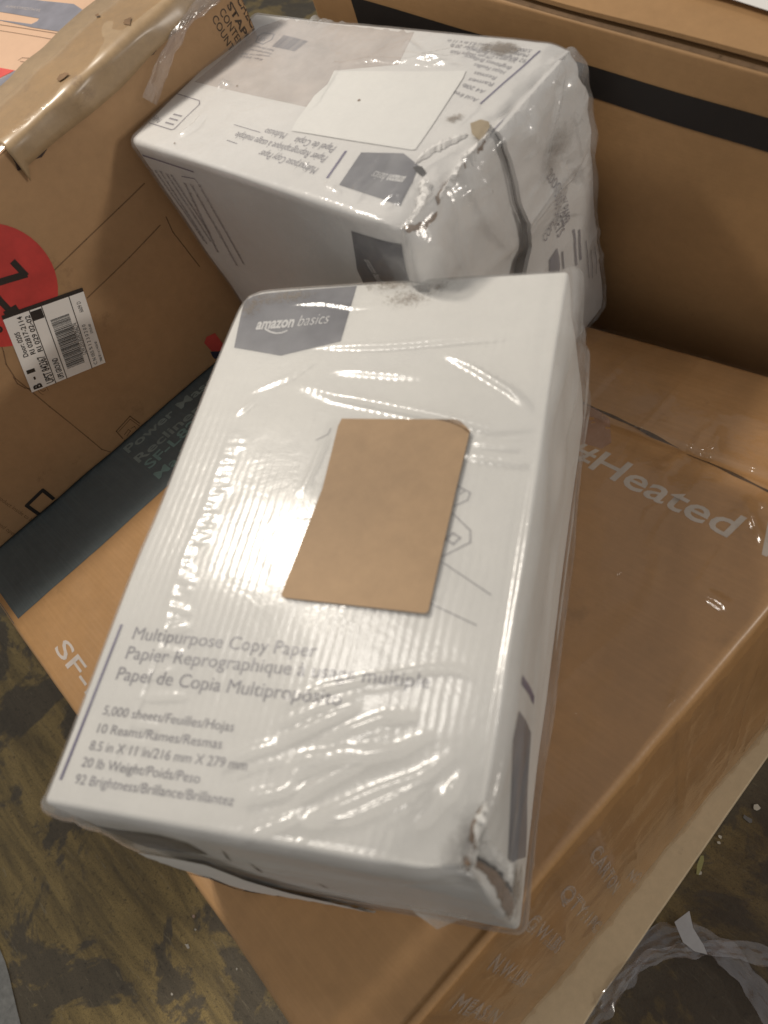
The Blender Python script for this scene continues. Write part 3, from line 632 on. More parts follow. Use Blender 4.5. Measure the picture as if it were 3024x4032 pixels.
D_ = Decals(A); D_.line('front', [(-0.0078,0.2200),(0.0952,0.1903),(0.1260,0.0185),(0.2356,-0.0054),(0.2527,0.0037)], .0035, .0070); D_.build('flap_gap', M['dark_gap'], root)
D_ = Decals(A); D_.line('front', [(0.4991,-0.0805),(0.5126,-0.1310)], .006, .0070); D_.build('mark', M['dark_gap'], root)
# torn near corner
def torn(cart, name, face, pts, w, parent, lift=.003, seed=1, mat='kraft_torn'):
    D = Decals(cart); dm = D.fdim(face); P = [np.array(p)*dm for p in pts]; r = random.Random(seed); Vl = []; 
    Q = []
    for a, b in zip(P, P[1:]):
        m = max(2, int(np.linalg.norm(b-a)/.0018))
        for i in range(m): Q.append(a+(b-a)*i/m)
    Q.append(P[-1]); V = []; F = []; H = []
    for i, c in enumerate(Q):
        d = Q[min(i+1, len(Q)-1)]-Q[max(i-1, 0)]; d = d/(np.linalg.norm(d)+1e-9); nn = np.array([-d[1], d[0]]); k = math.sin(math.pi*i/(len(Q)-1))**.5+.05
        for f in (-1, -.3, .35, 1): V.append((c+nn*f*w*k*(.6+r.random()*.8))/dm); H.append({-1: 0, -.3: lift*.8, .35: lift*r.uniform(.4, 1.3), 1: 0}[f]*k)
        if i:
            for q in range(3): F.append([4*(i-1)+q, 4*i+q, 4*i+q+1, 4*(i-1)+q+1])
    h = np.array(H); W_ = cart.surf(face, V, .0006, lambda t, q, n: h)
    return link(name, mesh_from(name, W_, F, smooth=False), M[mat], parent)
tp = [(1.0040,0.0877),(0.9858,0.0821),(0.9770,0.0612),(0.9757,0.0461),(0.9991,0.0369),(1.0107,0.0255)]
torn(A, 'torn_edge', 'top', tp, .0018, root, .002, 2)
torn(A, 'torn_edge', 'top', [(1.0050,0.0301),(1.0057,0.0178),(1.0099,0.0080)], .004, root, .003, 3)
torn(A, 'curled_rim', 'top', [(1.0010,0.0929),(0.9952,0.0803),(0.9874,0.0622),(0.9877,0.0473),(1.0018,0.0403)], .004, root, .006, 21, 'white_case')
torn(A, 'curled_rim', 'right', [(0.0676,0.9153),(0.0550,0.8857),(0.0443,0.8063),(0.0357,0.6888),(0.0344,0.5132)], .006, root, .006, 22, 'white_case')
torn(A, 'torn_edge', 'right', [(0.0293,0.9434),(0.0258,0.8164),(0.0178,0.6842),(0.0124,0.5234),(0.0022,0.3294)], .0038, root, .004, 4)
torn(A, 'torn_edge', 'right', [(0.0373,0.9127),(0.0300,0.7903),(0.0266,0.6248),(0.0269,0.4461)], .0022, root, .004, 5, 'dark_gap')
def scuff(cart, face, c, rx, ry, ang, mat, parent, off=.0009, name='scuff_mark'):
    D = Decals(cart); dm = D.fdim(face); c = np.array(c)*dm; n = 14; V = []; U = []; F = []
    for j in range(n):
        for i in range(n):
            x, y = (i/(n-1)-.5)*2*rx, (j/(n-1)-.5)*2*ry; V.append((c+[x*math.cos(ang)-y*math.sin(ang), x*math.sin(ang)+y*math.cos(ang)])/dm); U.append((i/(n-1), j/(n-1)))
            if i and j: F.append([(j-1)*n+i-1, (j-1)*n+i, j*n+i, j*n+i-1])
    return link(name, mesh_from(name, cart.surf(face, V, off), F, UV=U), mat, parent)
M['scuff'] = scuff_mat('brown_scuff', (.17, .12, .07), .50, 55, .75); M['scuff_fine'] = scuff_mat('speckled_scuff', (.20, .14, .08), .57, 320, .6); M['scuff_grey'] = scuff_mat('grey_smear', (.25, .22, .19), .52, 25, .45)
for (c, rx, ry) in (((0.1267,0.9727), .040, .012), ((0.4891,0.9883), .035, .010), ((0.5507,0.9525), .03, .014), ((0.6257,0.9776), .02, .010), ((0.0494,0.9517), .016, .022), ((0.1880,0.9758), .03, .010)):
    scuff(A, 'top', c, rx, ry, 0, M['scuff_fine'], root)
scuff(A, 'top', (0.9729,0.0362), .016, .022, .3, M['scuff_grey'], root)
scuff(A, 'right', (0.0313,0.2975), .028, .035, 0, M['scuff'], root)
# shrink film
fan = [([(0.5120,0.1783),(0.6077,0.2115),(0.7074,0.2314),(0.7671,0.2405),(0.8330,0.2526),(0.8843,0.2558),(0.9259,0.2481)], .0022, .0022), ([(0.5241,0.1529),(0.5987,0.1818),(0.6832,0.2060)], .0025, .0020), ([(0.5359,0.1282),(0.6271,0.1657),(0.6931,0.1911)], .003, .0028),
 ([(0.6386,0.1387),(0.6935,0.1580),(0.7521,0.1775),(0.8221,0.1851)], .003, .0030), ([(0.5531,0.0922),(0.6000,0.1108),(0.6849,0.1275),(0.7651,0.1413)], .0028, .0026), ([(0.5598,0.0781),(0.6507,0.1101),(0.7264,0.1260),(0.8016,0.1393),(0.8535,0.1604)], .003, .0030),
 ([(0.5762,0.0439),(0.6605,0.0868),(0.7308,0.1143),(0.8215,0.1385)], .0035, .0028), ([(0.6115,0.0218),(0.6951,0.0525),(0.7811,0.0856),(0.8508,0.1079),(0.9096,0.1397)], .0026, .0032), ([(0.6427,0.0248),(0.7368,0.0473),(0.8051,0.0729),(0.8648,0.0999),(0.8865,0.1156)], .0026, .0032),
 ([(0.8734,0.0491),(0.9044,0.0808),(0.9160,0.1044)], .0022, .0026), ([(0.9171,0.0753),(0.9322,0.1127)], .0022, .0024), ([(0.9444,0.0560),(0.9461,0.0891),(0.9508,0.1120)], .002, .0022),
 ([(0.4944,-0.0032),(0.5847,0.0261),(0.6368,0.0471)], .0035, .0028), ([(0.4890,0.0478),(0.5665,0.0643),(0.6086,0.0823)], .003, .0026), ([(0.4111,0.0853),(0.4783,0.1109),(0.5371,0.1257)], .003, .002),
 ([(0.3036,0.8402),(0.5348,0.8368),(0.7395,0.8438),(0.8492,0.8468)], .0024, .0026), ([(0.6992,0.8156),(0.7964,0.7781),(0.8978,0.7335),(0.9563,0.6976)], .0028, .0030), ([(0.3050,0.7555),(0.4222,0.7278),(0.5204,0.7140),(0.6656,0.6912),(0.8642,0.6581),(0.9704,0.6634)], .005, .0036),
 ([(0.1684,0.9505),(0.2941,0.9486),(0.3931,0.9331),(0.4743,0.9332)], .002, .0018), ([(0.8202,0.6298),(0.9446,0.6191)], .003, .002), ([(0.8043,0.6075),(0.9847,0.5924)], .004, .002), ([(0.1388,0.6856),(0.1835,0.7243)], .002, .0015), ([(0.3802,0.7872),(0.5570,0.7737),(0.6832,0.7616)], .004, .0018),
 ([(0.1580,0.7379),(0.2624,0.7695),(0.3511,0.8354)], .002, .0012), ([(0.4336,0.6592),(0.4216,0.5706),(0.4090,0.5252)], .002, .0012)]
for k in range(34):
    pts, w, a = fan[k % 19]; o1 = np.array([rnd.uniform(-.04, .04), rnd.uniform(-.022, .022)]); P = np.array(pts); i0 = rnd.randrange(0, max(1, len(P)-2))
    fan.append(([tuple(p+o1+rnd.uniform(-.004, .004)) for p in P[i0:i0+3]], .0011, rnd.uniform(.0006, .0013)))
zz = [np.array(p) for p in [(0.1454,0.6474),(0.1449,0.5978),(0.1456,0.5558),(0.1474,0.5207),(0.1480,0.4807),(0.1444,0.4417),(0.1408,0.4037),(0.1457,0.3670),(0.1463,0.3311),(0.1510,0.2962),(0.1555,0.2623)]]
for k in range(len(zz)-1):
    for m in range(4):
        c = zz[k]+(zz[k+1]-zz[k])*(m+rnd.random())/4; L = rnd.uniform(.02, .06); a = rnd.uniform(-.25, .35)
        fan.append(([tuple(c), tuple(c+np.array([math.cos(a), math.sin(a)*.6])*L)], .0013, rnd.uniform(.0005, .0011)))
fan.append(([tuple(p) for p in zz], .0015, .0012))
fan.append(([(0.1435,0.3433),(0.1588,0.2858),(0.1601,0.2431),(0.1546,0.1949),(0.1541,0.1578),(0.1509,0.1215),(0.1454,0.0976),(0.1400,0.0741),(0.1523,0.0413)], .0013, .0013))
for c in [(0.1508,0.3125),(0.1586,0.2725),(0.1601,0.2431),(0.1554,0.1981),(0.1536,0.1669),(0.1556,0.1308),(0.1435,0.1004),(0.1438,0.0687)]: fan.append(([tuple(c), (c[0]+rnd.uniform(.06, .13), c[1]+rnd.uniform(-.01, .02))], .0016, .0012))
fan = [([np.array(p)*A.dim[:2] for p in pts], w*.95, a) for pts, w, a in fan]
def filmA(t, q, n):
    top = np.clip(n[:, 2]*1.2, 0, 1); h = ridges(q, fan)*top*.95
    h = h+.0005*(1+vnoise(q, 11, 61))+.00025*(1+vnoise(q, 40, 62))
    flut = .00004*np.sin(q[:, 0]*2*math.pi/.0066+.8*vnoise(q*[.3, 1, 1], 10, 64))
    h = h+flut*top
    sd = np.clip(n[:, 0], 0, 1); z = t[:, 2]
    h = h+sd*(.004+.010*np.abs(vnoise(q*[1, 1, 1], 7, 65))*np.exp(-((t[:, 1]-.7)/.35)**2)+.002*vnoise(q*[1, 1, 4], 14, 66))
    fr = np.clip(-n[:, 1], 0, 1); h = h+fr*(.0015+.003*np.abs(vnoise(q*[1, 1, 3], 12, 67)))
    return h
A.shell('clear_wrap', .0021, M['film_a'], root, faces=('top', 'front', 'right', 'left', 'back'), off=.0012, extra=filmA, r=.0055)
# wrap tatter at the foot of the case
tw = [(-0.1797,-0.0700,0.6600),(-0.1616,-0.0692,0.6600),(-0.1431,-0.0658,0.6600),(-0.1404,-0.0599,0.6600),(-0.1366,-0.0522,0.6600),(-0.1313,-0.0452,0.6600),(-0.1323,-0.0378,0.6600),(-0.1226,-0.0317,0.6600),(-0.1174,-0.0220,0.6600),(-0.1221,-0.0137,0.6600),(-0.1482,-0.0312,0.6600)]
bm = bmesh.new(); vs = [bm.verts.new(p) for p in tw]; f_ = bm.faces.new(vs); bmesh.ops.triangulate(bm, faces=bm.faces[:])
for _ in range(3): bmesh.ops.subdivide_edges(bm, edges=[e for e in bm.edges if e.calc_length() > .008], cuts=1); bmesh.ops.triangulate(bm, faces=bm.faces[:])
for v in bm.verts: v.co.z += .004*vnoise(np.array([v.co[:]]), 60, 3)[0]
me = bpy.data.meshes.new('wrap_tatter'); bm.to_mesh(me); bm.free(); me.polygons.foreach_set('use_smooth', [True]*len(me.polygons))
link('wrap_tatter', me, film_mat('tatter', .45, .08, .12, (.9, .9, .88), .5, 50, hazecol=(.75, .74, .7)), root)

# ---------------------------------------------------------------- rear white case (B)
creB = [([(0.9022,0.9948),(0.7928,0.8973),(0.7353,0.8105)], -.007, .010), ([(0.7353,0.8105),(0.8445,0.6977),(0.8903,0.6039)], -.006, .009), ([(0.2111,0.9820),(0.1921,0.8720),(0.1815,0.7241)], -.006, .010), ([(0.3139,1.0061),(0.3592,0.8284),(0.4560,0.6437)], .006, .010), ([(0.6035,0.9876),(0.6526,0.8928),(0.7353,0.8105)], .005, .008), ([(0.5326,0.6922),(0.7189,0.6989),(0.8904,0.6713)], .006, .008), ([(0.7275,0.5251),(0.8253,0.6080),(0.9666,0.6608)], -.005, .010), ([(0.0322,0.9466),(0.1126,0.8605),(0.1473,0.7483)], .005, .009)]
def dispB(t, q, n):
    cr = 0
    for pts, a, w in creB:
        d, _ = seg_dist(q[:, 1:], [np.array(p)*B.dim[1:] for p in pts]); cr = cr+a*np.exp(-d/w)
    h = .0016*vnoise(q, 6, 71)+.0008*vnoise(q, 20, 73)
    e = np.exp(-((1-t[:, 0])*.35/.012)**2)*np.exp(-((1-t[:, 2])*.3/.012)**2)
    h = h-.004*e*(1+vnoise(q, 45, 75))
    dc = np.sqrt(((1-t[:, 0])*.35)**2+(t[:, 1]*.24)**2+((1-t[:, 2])*.3)**2); h = h-.007*np.exp(-(dc/.022)**2)*(1+.5*vnoise(q, 70, 76))
    e1 = np.exp(-((1-t[:, 0])*.35/.02)**2)*np.clip(n[:, 2]+n[:, 0], 0, 1)*np.exp(-((1-t[:, 2])*.3/.02)**2)
    h = h+e1*.003*vnoise(q, 85, 78)
    rg = 1-2*np.abs(vnoise(q*[1, 1, .7], 13, 77)); h = h+np.clip(n[:, 0], 0, 1)*(cr+.0025*rg+.004*vnoise(q, 7, 79)+.0012*(1-2*np.abs(vnoise(q, 34, 80))))
    return h
B = Carton('B', .0045, dispB)
root = thing('paper_case', 'dented white copy paper case with a blank white label, against the rear brown carton', 'paper case', tuple(B.c[:4].mean(0)), group='wrapped white copy paper cases')
B.shell('body', .004, M['white_case_b'], root)
D_ = Decals(B); D_.poly('top', [(0.7347,0.2670),(0.8403,0.3106),(0.9037,0.2717),(0.9266,0.1916),(0.9434,0.0872),(0.7561,0.0940)], .0004, .008); lg = D_.build('logo_panel', M['grey_ink'], root)
D_ = Decals(B); D_.poly('front', [(0.8179,0.9258),(0.9689,0.9303),(0.9654,0.8664),(0.9594,0.8016),(0.7769,0.7047),(0.7741,0.7585)], .0004, .008); D_.build('logo_panel', M['dark_ink'], root)
D_ = Decals(B); D_.text('top', 'amazon', (0.9010,0.2082), (0.8571,0.1989), .0085, .0007, weight=.03); D_.text('top', 'basics', (0.8528,0.1992), (0.8145,0.1981), .0085, .0007, shear=.25)
D_.text('front', 'amazon basics', (0.8203,0.8208), (0.8399,0.7345), .010, .0007)
D_.build('logo_lettering', M['white_ink'], root, True)
D_ = Decals(B)
D_.text('top', 'Multipurpose Copy Paper', (0.6638,0.1442), (0.4523,0.1587), .0080); D_.text('top', 'Papier Reprographique à usage multiple', (0.6591,0.2097), (0.3299,0.2160), .0080)
D_.text('top', 'Papel de Copia', (0.6566,0.2662), (0.5214,0.2668), .0080); D_.text('top', 'Multiuso', (0.4835,0.2762), (0.4079,0.2756), .0080)
rows = [(0.9141,0.9398),(0.6808,0.9522),(0.9177,0.9130),(0.6995,0.9265),(0.9254,0.8821),(0.7520,0.9135),(0.9019,0.8756),(0.7154,0.8886),(0.9052,0.8325),(0.7642,0.8721),(0.9024,0.8043),(0.8087,0.8270),(0.8930,0.7687),(0.8279,0.7819),(0.9007,0.7332),(0.8292,0.7432),(0.8975,0.6892),(0.8285,0.7097),(0.8985,0.6415),(0.8230,0.6638)]
wl = ['5,000 sheets 10 reams 8.5 in x 11 in', 'Multipurpose Copy Paper 20 lb', '92 Brightness Brillance', '216 mm x 279 mm Weight Poids', 'Brightness Brillance', 'Hojas Feuilles', 'Resmas', 'Rames', 'A4 20lb', 'Acid free']
for k in range(10): D_.text('top', wl[k], rows[2*k], rows[2*k+1], .0042)
sm = [(0.1974,0.7435),(0.0984,0.7562),(0.1991,0.7207),(0.1133,0.7257),(0.2017,0.7010),(0.0925,0.6887),(0.1876,0.6725),(0.1009,0.6720),(0.1889,0.8931),(0.1278,0.8948)]
for k, w in enumerate(['Made in USA Imported by', 'Printed and packed', 'www paper com Seattle', 'Rev 2019']): D_.text('top', w, sm[2*k], sm[2*k+1], .0030)
bq = [(0.1782,0.8568),(0.2784,0.8376),(0.2683,0.7548),(0.1771,0.7632)]; q4 = [np.array(p) for p in bq]
bf = lambda x, y: tuple((1-x)*(1-y)*q4[0]+x*(1-y)*q4[1]+x*y*q4[2]+(1-x)*y*q4[3])
x = 0; rr = random.Random(9)
while x < .98: w = rr.choice([.012, .02, .035]); D_.poly('top', [bf(x, 0), bf(min(1, x+w), 0), bf(min(1, x+w), 1), bf(x, 1)], .0004, .02); x += w+rr.choice([.012, .02])
D_.line('top', [(0.1063,0.7798),(0.0940,0.8254),(0.1007,0.8517),(0.1429,0.8527),(0.1529,0.8118),(0.1399,0.7698)], .001, closed=True); D_.text('top', 'SFI', (0.1333,0.8182), (0.1101,0.8218), .006)
D_.line('top', [(0.0129,0.1186),(0.1135,0.1187),(0.1200,0.1284),(0.1236,0.3074),(0.1112,0.3295),(0.0119,0.3378),(-0.0340,0.2905)], .0012); D_.text('top', 'PAPER', (0.0480,0.1587), (0.0019,0.1791), .006)
for k in range(3): D_.line('top', [(-0.3569,1.0478),(-0.3559,1.0468)] if False else [((0.0706,0.1488)[0], (0.0706,0.1488)[1]+.03*k), ((0.1028,0.1502)[0], (0.1028,0.1502)[1]+.03*k)], .002)
D_.line('top', [(0.3206,0.1558),(0.3600,0.1533)], .001); D_.line('top', [(0.2968,0.2477),(0.3977,0.2445)], .0008); D_.line('top', [(0.5155,0.3226),(0.6780,0.3199)], .0008)
D_.build('printed_text', M['text_ink'], root)
D_ = Decals(B); D_.line('top', [(0.6922,0.2526),(0.7092,0.1114)], .0024); D_.line('top', [(0.9348,0.9343),(0.9124,0.6205)], .0018); D_.line('front', [(0.0175,0.9485),(0.2403,0.9453)], .0022); D_.line('front', [(0.1596,0.9037),(0.2243,0.9144),(0.2284,0.8999)], .0012)
D_.line('right', [(0.8846,0.9929),(0.7401,1.0021),(0.6017,1.0156),(0.5049,1.0139)], .0040, .0008, wf=lambda c: .5+.5*abs(math.sin(c[0]*160)))
D_.build('printed_bar', M['purple_ink'], root, True)
D_ = Decals(B)
lines = ['Contents 10 reams of multipurpose copy paper 8.5 x 11 inch 20 lb 92 bright. Store flat in a cool dry place until used.', 'Keep wrapped until ready for use. Ne pas ouvrir avant utilisation. Garder dans un endroit sec et frais. Mantener cerrado', 'hasta su uso. Conservar en lugar fresco y seco. For use in copiers, laser and inkjet printers and fax machines, acid free']
ls = [(0.0034,0.8917),(-0.0101,0.5007),(0.0272,0.8923),(0.0353,0.5727),(0.0541,0.8972),(0.0410,0.5632),(0.0790,0.8950),(0.0766,0.5859),(0.1020,0.8955),(0.1014,0.6346),(0.1480,0.8773),(0.0773,0.5384),(0.1797,0.8810),(0.1462,0.4958),(0.2257,0.8958),(0.1962,0.5265)]
for k in range(8): D_.text('front', lines[k % 3], ls[2*k], ls[2*k+1], .0050 if k < 5 else .0056, weight=.03)
D_.build('small_print', M['text_ink'], root)
D_ = Decals(B); D_.poly('top', [(0.0279,0.4404),(0.4701,0.4357),(0.4579,0.5141),(0.4619,0.5936),(0.4428,0.6761),(0.6092,0.7652),(0.5622,1.0049),(0.1473,1.0223),(0.0655,0.8909)], .0002, .012); D_.build('pale_tape', M['pinkish'], root)
wlab = [(0.4467,0.6678),(0.8040,0.7767),(0.8144,0.7347),(0.8616,0.3384),(0.8549,0.3328),(0.6815,0.3106),(0.4877,0.2899),(0.4754,0.3471),(0.4697,0.4112),(0.4591,0.5053),(0.4657,0.5824)]
D_ = Decals(B); D_.poly('top', wlab, .0009, .010); D_.build('blank_label', M['blank_white'], root)
# right end: one flap folded over the other
fe = [(0.9085,0.9970),(0.4938,0.9981),(0.5054,0.9177),(0.5157,0.7695),(0.5257,0.6897),(0.5432,0.5859),(0.5089,0.5567),(0.4774,0.5171),(0.3850,0.2248),(0.9811,-0.2437),(1.0058,0.1809),(1.0296,0.8077)]
flap_lift = lambda st: B.nrm[0]*(.006*np.exp(-((st[:, 0]-.18)/.35)**2))[:, None]
def flapB():
    D = Decals(B); D.poly('right', fe, .0060, .008); V = np.concatenate(D.V); V = V+flap_lift(np.concatenate(D.U)/[B.dim[1], B.dim[2]]); n = len(V); off = -B.nrm[0]*.004
    F = [list(f) for f in D.F]; me = mesh_from('end_flap', V, F); bm = bmesh.new(); bm.from_mesh(me)
    bmesh.ops.remove_doubles(bm, verts=bm.verts, dist=1e-6)
    r = bmesh.ops.extrude_face_region(bm, geom=bm.faces[:])['geom']
    for q in r:
        if isinstance(q, bmesh.types.BMVert): q.co += Vector(off)
    bmesh.ops.recalc_face_normals(bm, faces=bm.faces[:]); bm.to_mesh(me); bm.free(); me.polygons.foreach_set('use_smooth', [False]*len(me.polygons)); return me
link('end_flap', flapB(), M['white_case_b'], root)
D_ = Decals(B); D_.poly('right', [(0.4987,0.7538),(0.5143,0.7106),(0.5301,0.6450),(0.5506,0.5810),(0.5226,0.5474),(0.5146,0.4912),(0.4236,0.5468),(0.4623,0.5883),(0.4945,0.6109)], .0045, .006); D_.line('right', [(0.4895,0.9950),(0.4961,0.9288),(0.5010,0.7851),(0.5112,0.7193)], .0014, .0045); D_.build('flap_gap', M['dark_gap'], root)
D_ = Decals(B); D_.lift = flap_lift
D_.text('right', '2000', (0.6873,0.7567), (0.7037,0.6880), .010, .0072); D_.text('right', '5000 SHEETS', (0.7130,0.6757), (0.7271,0.4954), .011, .0072); D_.text('right', 'COPY PAPER', (0.7753,0.6449), (0.7712,0.5121), .010, .0072)
D_.text('right', 'COPY', (0.6298,0.5437), (0.7222,0.5579), .010, .0072)
D_.poly('right', [(0.6391,0.4649),(0.7075,0.4699),(0.7106,0.3968),(0.6895,0.3371),(0.6244,0.3825)], .0072)
for a in range(3): 
    D_.line('right', [(0.7361,0.4355),(0.7338,0.3647)], .002, .0072)
D_.line('right', [(0.8324,0.4618),(0.8213,0.3220)], .0028, .0072); D_.line('right', [(0.8657,0.4407),(0.8536,0.3252)], .0028, .0072)
for P in ([(0.9028,0.3740),(0.8897,0.2159)], [(0.9291,0.3165),(0.9168,0.1974)], [(0.9646,0.3097),(0.9535,0.1899)]): D_.line('right', P, .001, .0072)
D_.build('end_print', M['text_ink'], root)
D_ = Decals(B); D_.poly('top', [(0.8953,0.2550),(0.9027,0.2665),(0.9144,0.2692),(0.9385,0.2465),(0.9376,0.2247),(0.9177,0.2363)], .0009); D_.build('hole', M['dark_gap'], root)
torn(B, 'torn_edge', 'right', [(0.4856,1.0191),(0.4250,0.9980),(0.3685,1.0135),(0.3139,1.0061),(0.2535,1.0080),(0.2071,0.9844),(0.1764,0.9623)], .0035, root, .004, 6)
torn(B, 'torn_edge', 'right', [(0.3500,1.0186),(0.3034,1.0290),(0.2615,1.0258)], .0025, root, .0035, 8, 'dark_gap')
torn(B, 'curled_rim', 'right', [(0.5202,1.0272),(0.4570,1.0131),(0.3993,1.0125),(0.3380,1.0144),(0.2836,1.0070),(0.2374,0.9949),(0.1886,0.9665)], .006, root, .009, 12, 'white_case_b')
torn(B, 'curled_rim', 'top', [(0.9437,0.2103),(0.9710,0.1764),(0.9893,0.1202),(0.9954,0.0589),(0.9901,0.0102)], .006, root, .006, 13, 'white_case_b')
torn(B, 'curled_rim', 'top', [(0.8915,0.2731),(0.9018,0.3480),(0.9239,0.3981),(0.9414,0.4359),(0.9503,0.4597)], .0035, root, .004, 14, 'white_case_b')
torn(B, 'torn_edge', 'right', [(0.1581,0.9559),(0.1259,0.9524),(0.0861,0.9539),(0.0452,0.9717),(0.0011,0.9905)], .0028, root, .002, 7)
D_ = Decals(B); D_.poly('top', [(0.9370,0.5050),(0.9513,0.5332),(0.9726,0.5344),(0.9842,0.5139),(0.9942,0.4385),(0.9644,0.4557)], .0030); D_.build('cardboard_scrap', board_mat('tan_scrap', (.34, .28, .20), .15, .8, fine=.1), root)
scuff(B, 'top', (0.8287,0.9238), .030, .009, 0, M['scuff'], root); scuff(B, 'top', (0.8764,0.5223), .012, .006, .3, M['scuff'], root)
scuff(B, 'right', (0.7591,0.8094), .03, .02, .5, M['scuff_grey'], root, .0125)
D_ = Decals(B); D_.ellipse('top', (0.5979,0.5263), .0014, .0014, .0012, 12); D_.ellipse('top', (0.1673,0.0514), .001, .001, .0008, 12); D_.ellipse('top', (0.1881,0.4714), .001, .001, .0008, 12); D_.build('speck', M['kraft_torn'], root, True)
fb = [([(0.4192,0.6853),(0.5218,0.7549),(0.6137,0.7700),(0.6926,0.8170),(0.8075,0.7701)], .0028, .0030), ([(0.5896,0.8243),(0.6589,0.8194),(0.7029,0.8555),(0.7462,0.9026)], .0022, .0032), ([(0.6384,0.7653),(0.7109,0.7752),(0.7490,0.8098)], .002, .0028), ([(0.2388,0.9336),(0.2398,1.0200),(0.2810,0.9858)], .0022, .0032), ([(0.5898,0.8367),(0.5807,0.8965),(0.6495,0.8409)], .0018, .0026), ([(0.6487,0.7924),(0.7165,0.8238),(0.7959,0.8577)], .002, .0028),
 ([(0.8011,0.2814),(0.8207,0.1784),(0.8146,0.1050),(0.8346,0.0367)], .0035, .0038), ([(0.7297,0.1118),(0.7378,0.0646),(0.7826,0.0581)], .002, .0026), ([(0.9162,0.1001),(0.9143,0.1859),(0.9127,0.2832),(0.9440,0.3770)], .004, .0036), ([(0.9029,0.0642),(0.9206,0.1120),(0.9531,0.1103)], .003, .003), ([(0.8966,0.4784),(0.9072,0.5656),(0.9045,0.6277)], .0018, .0022), ([(0.4094,0.7732),(0.4513,0.6574),(0.4804,0.4696),(0.4793,0.3968)], .002, .0026),
 ([(0.2457,0.9116),(0.2362,0.9569),(0.2370,1.0243)], .0018, .0034), ([(0.2600,0.9433),(0.2643,0.9727),(0.2649,1.0204)], .0018, .0034), ([(0.2757,0.9375),(0.2839,0.9676),(0.2887,1.0347)], .0018, .0026), ([(0.1442,0.4077),(0.1490,0.4640),(0.1674,0.4573)], .002, .0028), ([(0.1638,0.0812),(0.1755,0.1221),(0.1873,0.1747),(0.1772,0.2655)], .0025, .0030), ([(0.1506,0.4011),(0.1456,0.4616),(0.1739,0.4598)], .0018, .0024),
 ([(0.3201,1.0599),(0.3339,0.9325),(0.3395,0.7797)], .0022, .0018), ([(0.6181,0.0539),(0.6196,0.1300),(0.6411,0.1503)], .0018, .003)]
fb = [([np.array(p)*B.dim[:2] for p in pts], w, a) for pts, w, a in fb]
fr_ = [([(0.3139,1.0061),(0.3866,0.9806)], .002, .003), ([(0.2027,0.9637),(0.3441,0.9538),(0.4423,0.9309)], .0022, .003), ([(0.3115,0.9262),(0.3602,0.9145)], .002, .003), ([(0.5613,0.8914),(0.6270,0.8836)], .002, .003), ([(0.5326,0.6922),(0.7204,0.7046),(0.8904,0.6713)], .0028, .0035), ([(0.5224,0.7719),(0.6927,0.7853)], .0025, .003), ([(0.8971,0.9973),(0.8105,0.9220),(0.7257,0.8640)], .003, .004), ([(0.8992,0.9536),(0.9236,0.8396),(0.9482,0.7037),(0.9773,0.4804)], .005, .004), ([(0.5734,0.6241),(0.7426,0.5883),(0.9360,0.4834)], .003, .003)]
fr_ = [([np.array(p)*B.dim[1:] for p in pts], w, a) for pts, w, a in fr_]
def filmB(t, q, n):
    h = ridges(q, fb)*np.clip(n[:, 2], 0, 1)*1.0+ridges(q[:, 1:], fr_)*np.clip(n[:, 0], 0, 1)
    h = h+.0006*(1+vnoise(q, 13, 81))+.0003*(1+vnoise(q, 45, 82))
    h = h+np.clip(n[:, 0], 0, 1)*(.0075+.004*np.abs(vnoise(q*[1, 1, 2], 9, 83)))
    return h+np.clip(-n[:, 1], 0, 1)*.0015*(1+vnoise(q*[1, 1, .4], 12, 84))
B.shell('clear_wrap', .0024, M['film_b'], root, faces=('top', 'front', 'right', 'left', 'back'), off=.0014, extra=filmB, r=.006)

# ---------------------------------------------------------------- litter on the floor
r1 = ribbon('plastic_strand', [(-0.0598,-0.1089,0.0100),(-0.0582,-0.0562,0.0100),(-0.0588,-0.0198,0.0100),(-0.0591,0.0062,0.0100),(-0.0626,0.0371,0.0100),(-0.0540,0.0721,0.0100),(-0.0342,0.0960,0.0100),(-0.0087,0.1108,0.0100),(0.0216,0.1168,0.0100),(0.0595,0.1089,0.0100),(0.1052,0.0963,0.0100)], .030, M['film_loose'], (0, 0, 1), 11, n=150, crump=.0035)
tag(r1, 'crumpled clear plastic film arching over the dark floor beside the pale board', 'plastic strand')
r2 = ribbon('plastic_strand', [(-0.0566,-0.0473,0.0200),(-0.0570,0.0040,0.0200),(-0.0480,0.0426,0.0200),(-0.0267,0.0741,0.0200),(0.0010,0.1055,0.0200),(0.0316,0.1314,0.0200),(0.0802,0.1571,0.0200)], .020, M['film_loose'], (0, 0, 1), 23, n=130, crump=.0035)
tag(r2, 'narrow twisted clear film running toward the right edge, over the arched one', 'plastic strand')
def scrap(name, pts, z, mat, label, cat, group=None, th=.0008, amp=.004):
    bm = bmesh.new(); c = np.mean(np.array(pts), 0); vs = [bm.verts.new((p[0], p[1], z)) for p in pts]; f = bm.faces.new(vs); f.normal_update()
    if f.normal.z < 0: f.normal_flip()
    bmesh.ops.triangulate(bm, faces=bm.faces[:])
    if amp: bmesh.ops.subdivide_edges(bm, edges=bm.edges[:], cuts=2)
    for v in bm.verts: v.co.z += amp*(1+vnoise(np.array([v.co[:]]), 25, 2)[0])
    me = bpy.data.meshes.new(name); bm.to_mesh(me); bm.free(); o = link(name, me, mat)
    s = o.modifiers.new('s', 'SOLIDIFY'); s.thickness = th; tag(o, label, cat, group); return o
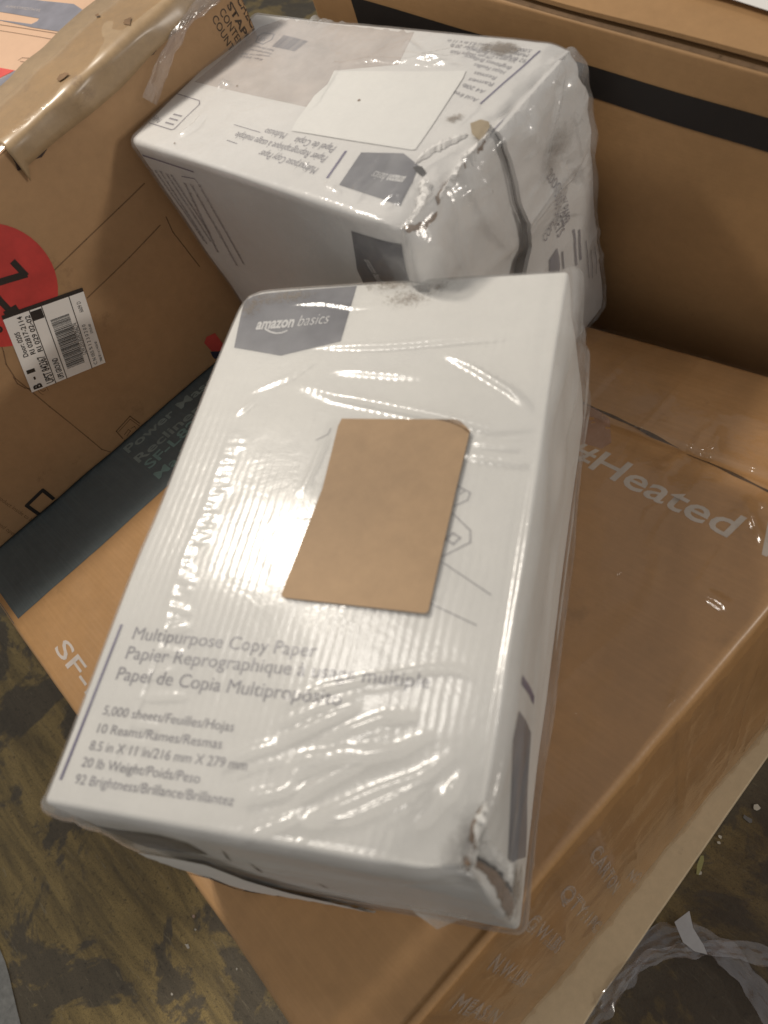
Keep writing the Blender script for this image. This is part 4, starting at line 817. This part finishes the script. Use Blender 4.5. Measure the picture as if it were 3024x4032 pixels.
scrap('paper_scrap', [(-0.0475,0.1014,0.0300),(-0.0411,0.1258,0.0300),(-0.0261,0.1115,0.0300),(-0.0050,0.1035,0.0300),(0.0044,0.0975,0.0300),(-0.0095,0.0896,0.0300),(-0.0262,0.0887,0.0300)], .028, board_mat('scrap_paper', (.42, .43, .45), .08, .7), 'torn pale grey paper scrap caught on the clear film at lower right', 'paper scrap')
spots = [((1633, 1745), 9, 'whitish crumb on the dark floor at the right edge of the photo'), ((1556, 1808), 5, 'small pale chip just right of the pale board'), ((1553, 1821), 4, 'tiny pale chip below a similar one beside the pale board'), ((1510, 1885), 6, 'fuzzy pale fibre bit touching the board edge'), ((1615, 1770), 10, 'grey crumb on the dark floor near the whitish one'),
 ((419, 1980), 5, 'pinkish paper crumb left of the large carton corner edge'), ((423, 2008), 3.5, 'tiny white crumb below the pinkish one'), ((406, 2044), 5, 'small cream flake below the tiny white crumb'), ((374, 2148), 3.5, 'small white crumb nearest the bottom edge'), ((512, 2093), 3, 'pale speck close to the edge of the large carton')]
sp = [(-0.0502,0.3032,0.0000),(-0.0646,0.2378,0.0000),(-0.0616,0.2297,0.0000),(-0.0599,0.1788,0.0000),(-0.0502,0.2823,0.0000),(-0.5952,-0.3940,0.0000),(-0.5779,-0.4033,0.0000),(-0.5692,-0.4275,0.0000),(-0.5348,-0.4858,0.0000),(-0.4831,-0.3889,0.0000)]
mc = [board_mat('crumb_pale', (.55, .52, .45), .1, .7), board_mat('crumb_grey', (.16, .16, .16), .2, .7), board_mat('crumb_pink', (.50, .36, .28), .1, .7)]
for k, (px, s, lb_) in enumerate(spots):
    c = sp[k]; rz = s*.00075; m = 7
    pts = [(c[0]+math.cos(2*math.pi*i/m)*rz*rnd.uniform(.5, 1.2)*(1.0 if k != 7 else 1.6), c[1]+math.sin(2*math.pi*i/m)*rz*rnd.uniform(.5, 1.2)*.7) for i in range(m)]
    scrap('crumb', pts, .001, mc[1] if k == 4 else mc[2] if k == 5 else mc[0], lb_, 'crumb', 'crumbs scattered on the floor', .0012, .0015)
lf_ = [(-0.0676,0.1964,0.0120),(-0.0652,0.1839,0.0120),(-0.0606,0.1736,0.0120),(-0.0567,0.1731,0.0120),(-0.0578,0.1825,0.0120),(-0.0606,0.1946,0.0120),(-0.0655,0.1999,0.0120)]
lf_ = [(p[0], p[1]) for p in [(-0.0699,0.1976,0.0120),(-0.0668,0.1841,0.0120),(-0.0611,0.1732,0.0120),(-0.0581,0.1742,0.0120),(-0.0596,0.1842,0.0120),(-0.0633,0.1954,0.0120),(-0.0671,0.2001,0.0120)]]
scrap('wood_splinter', lf_, .012, board_mat('splinter', (.30, .29, .12), .1, .6), 'long thin yellowish green splinter on the floor beside the pale board', 'splinter', None, .002, .0)
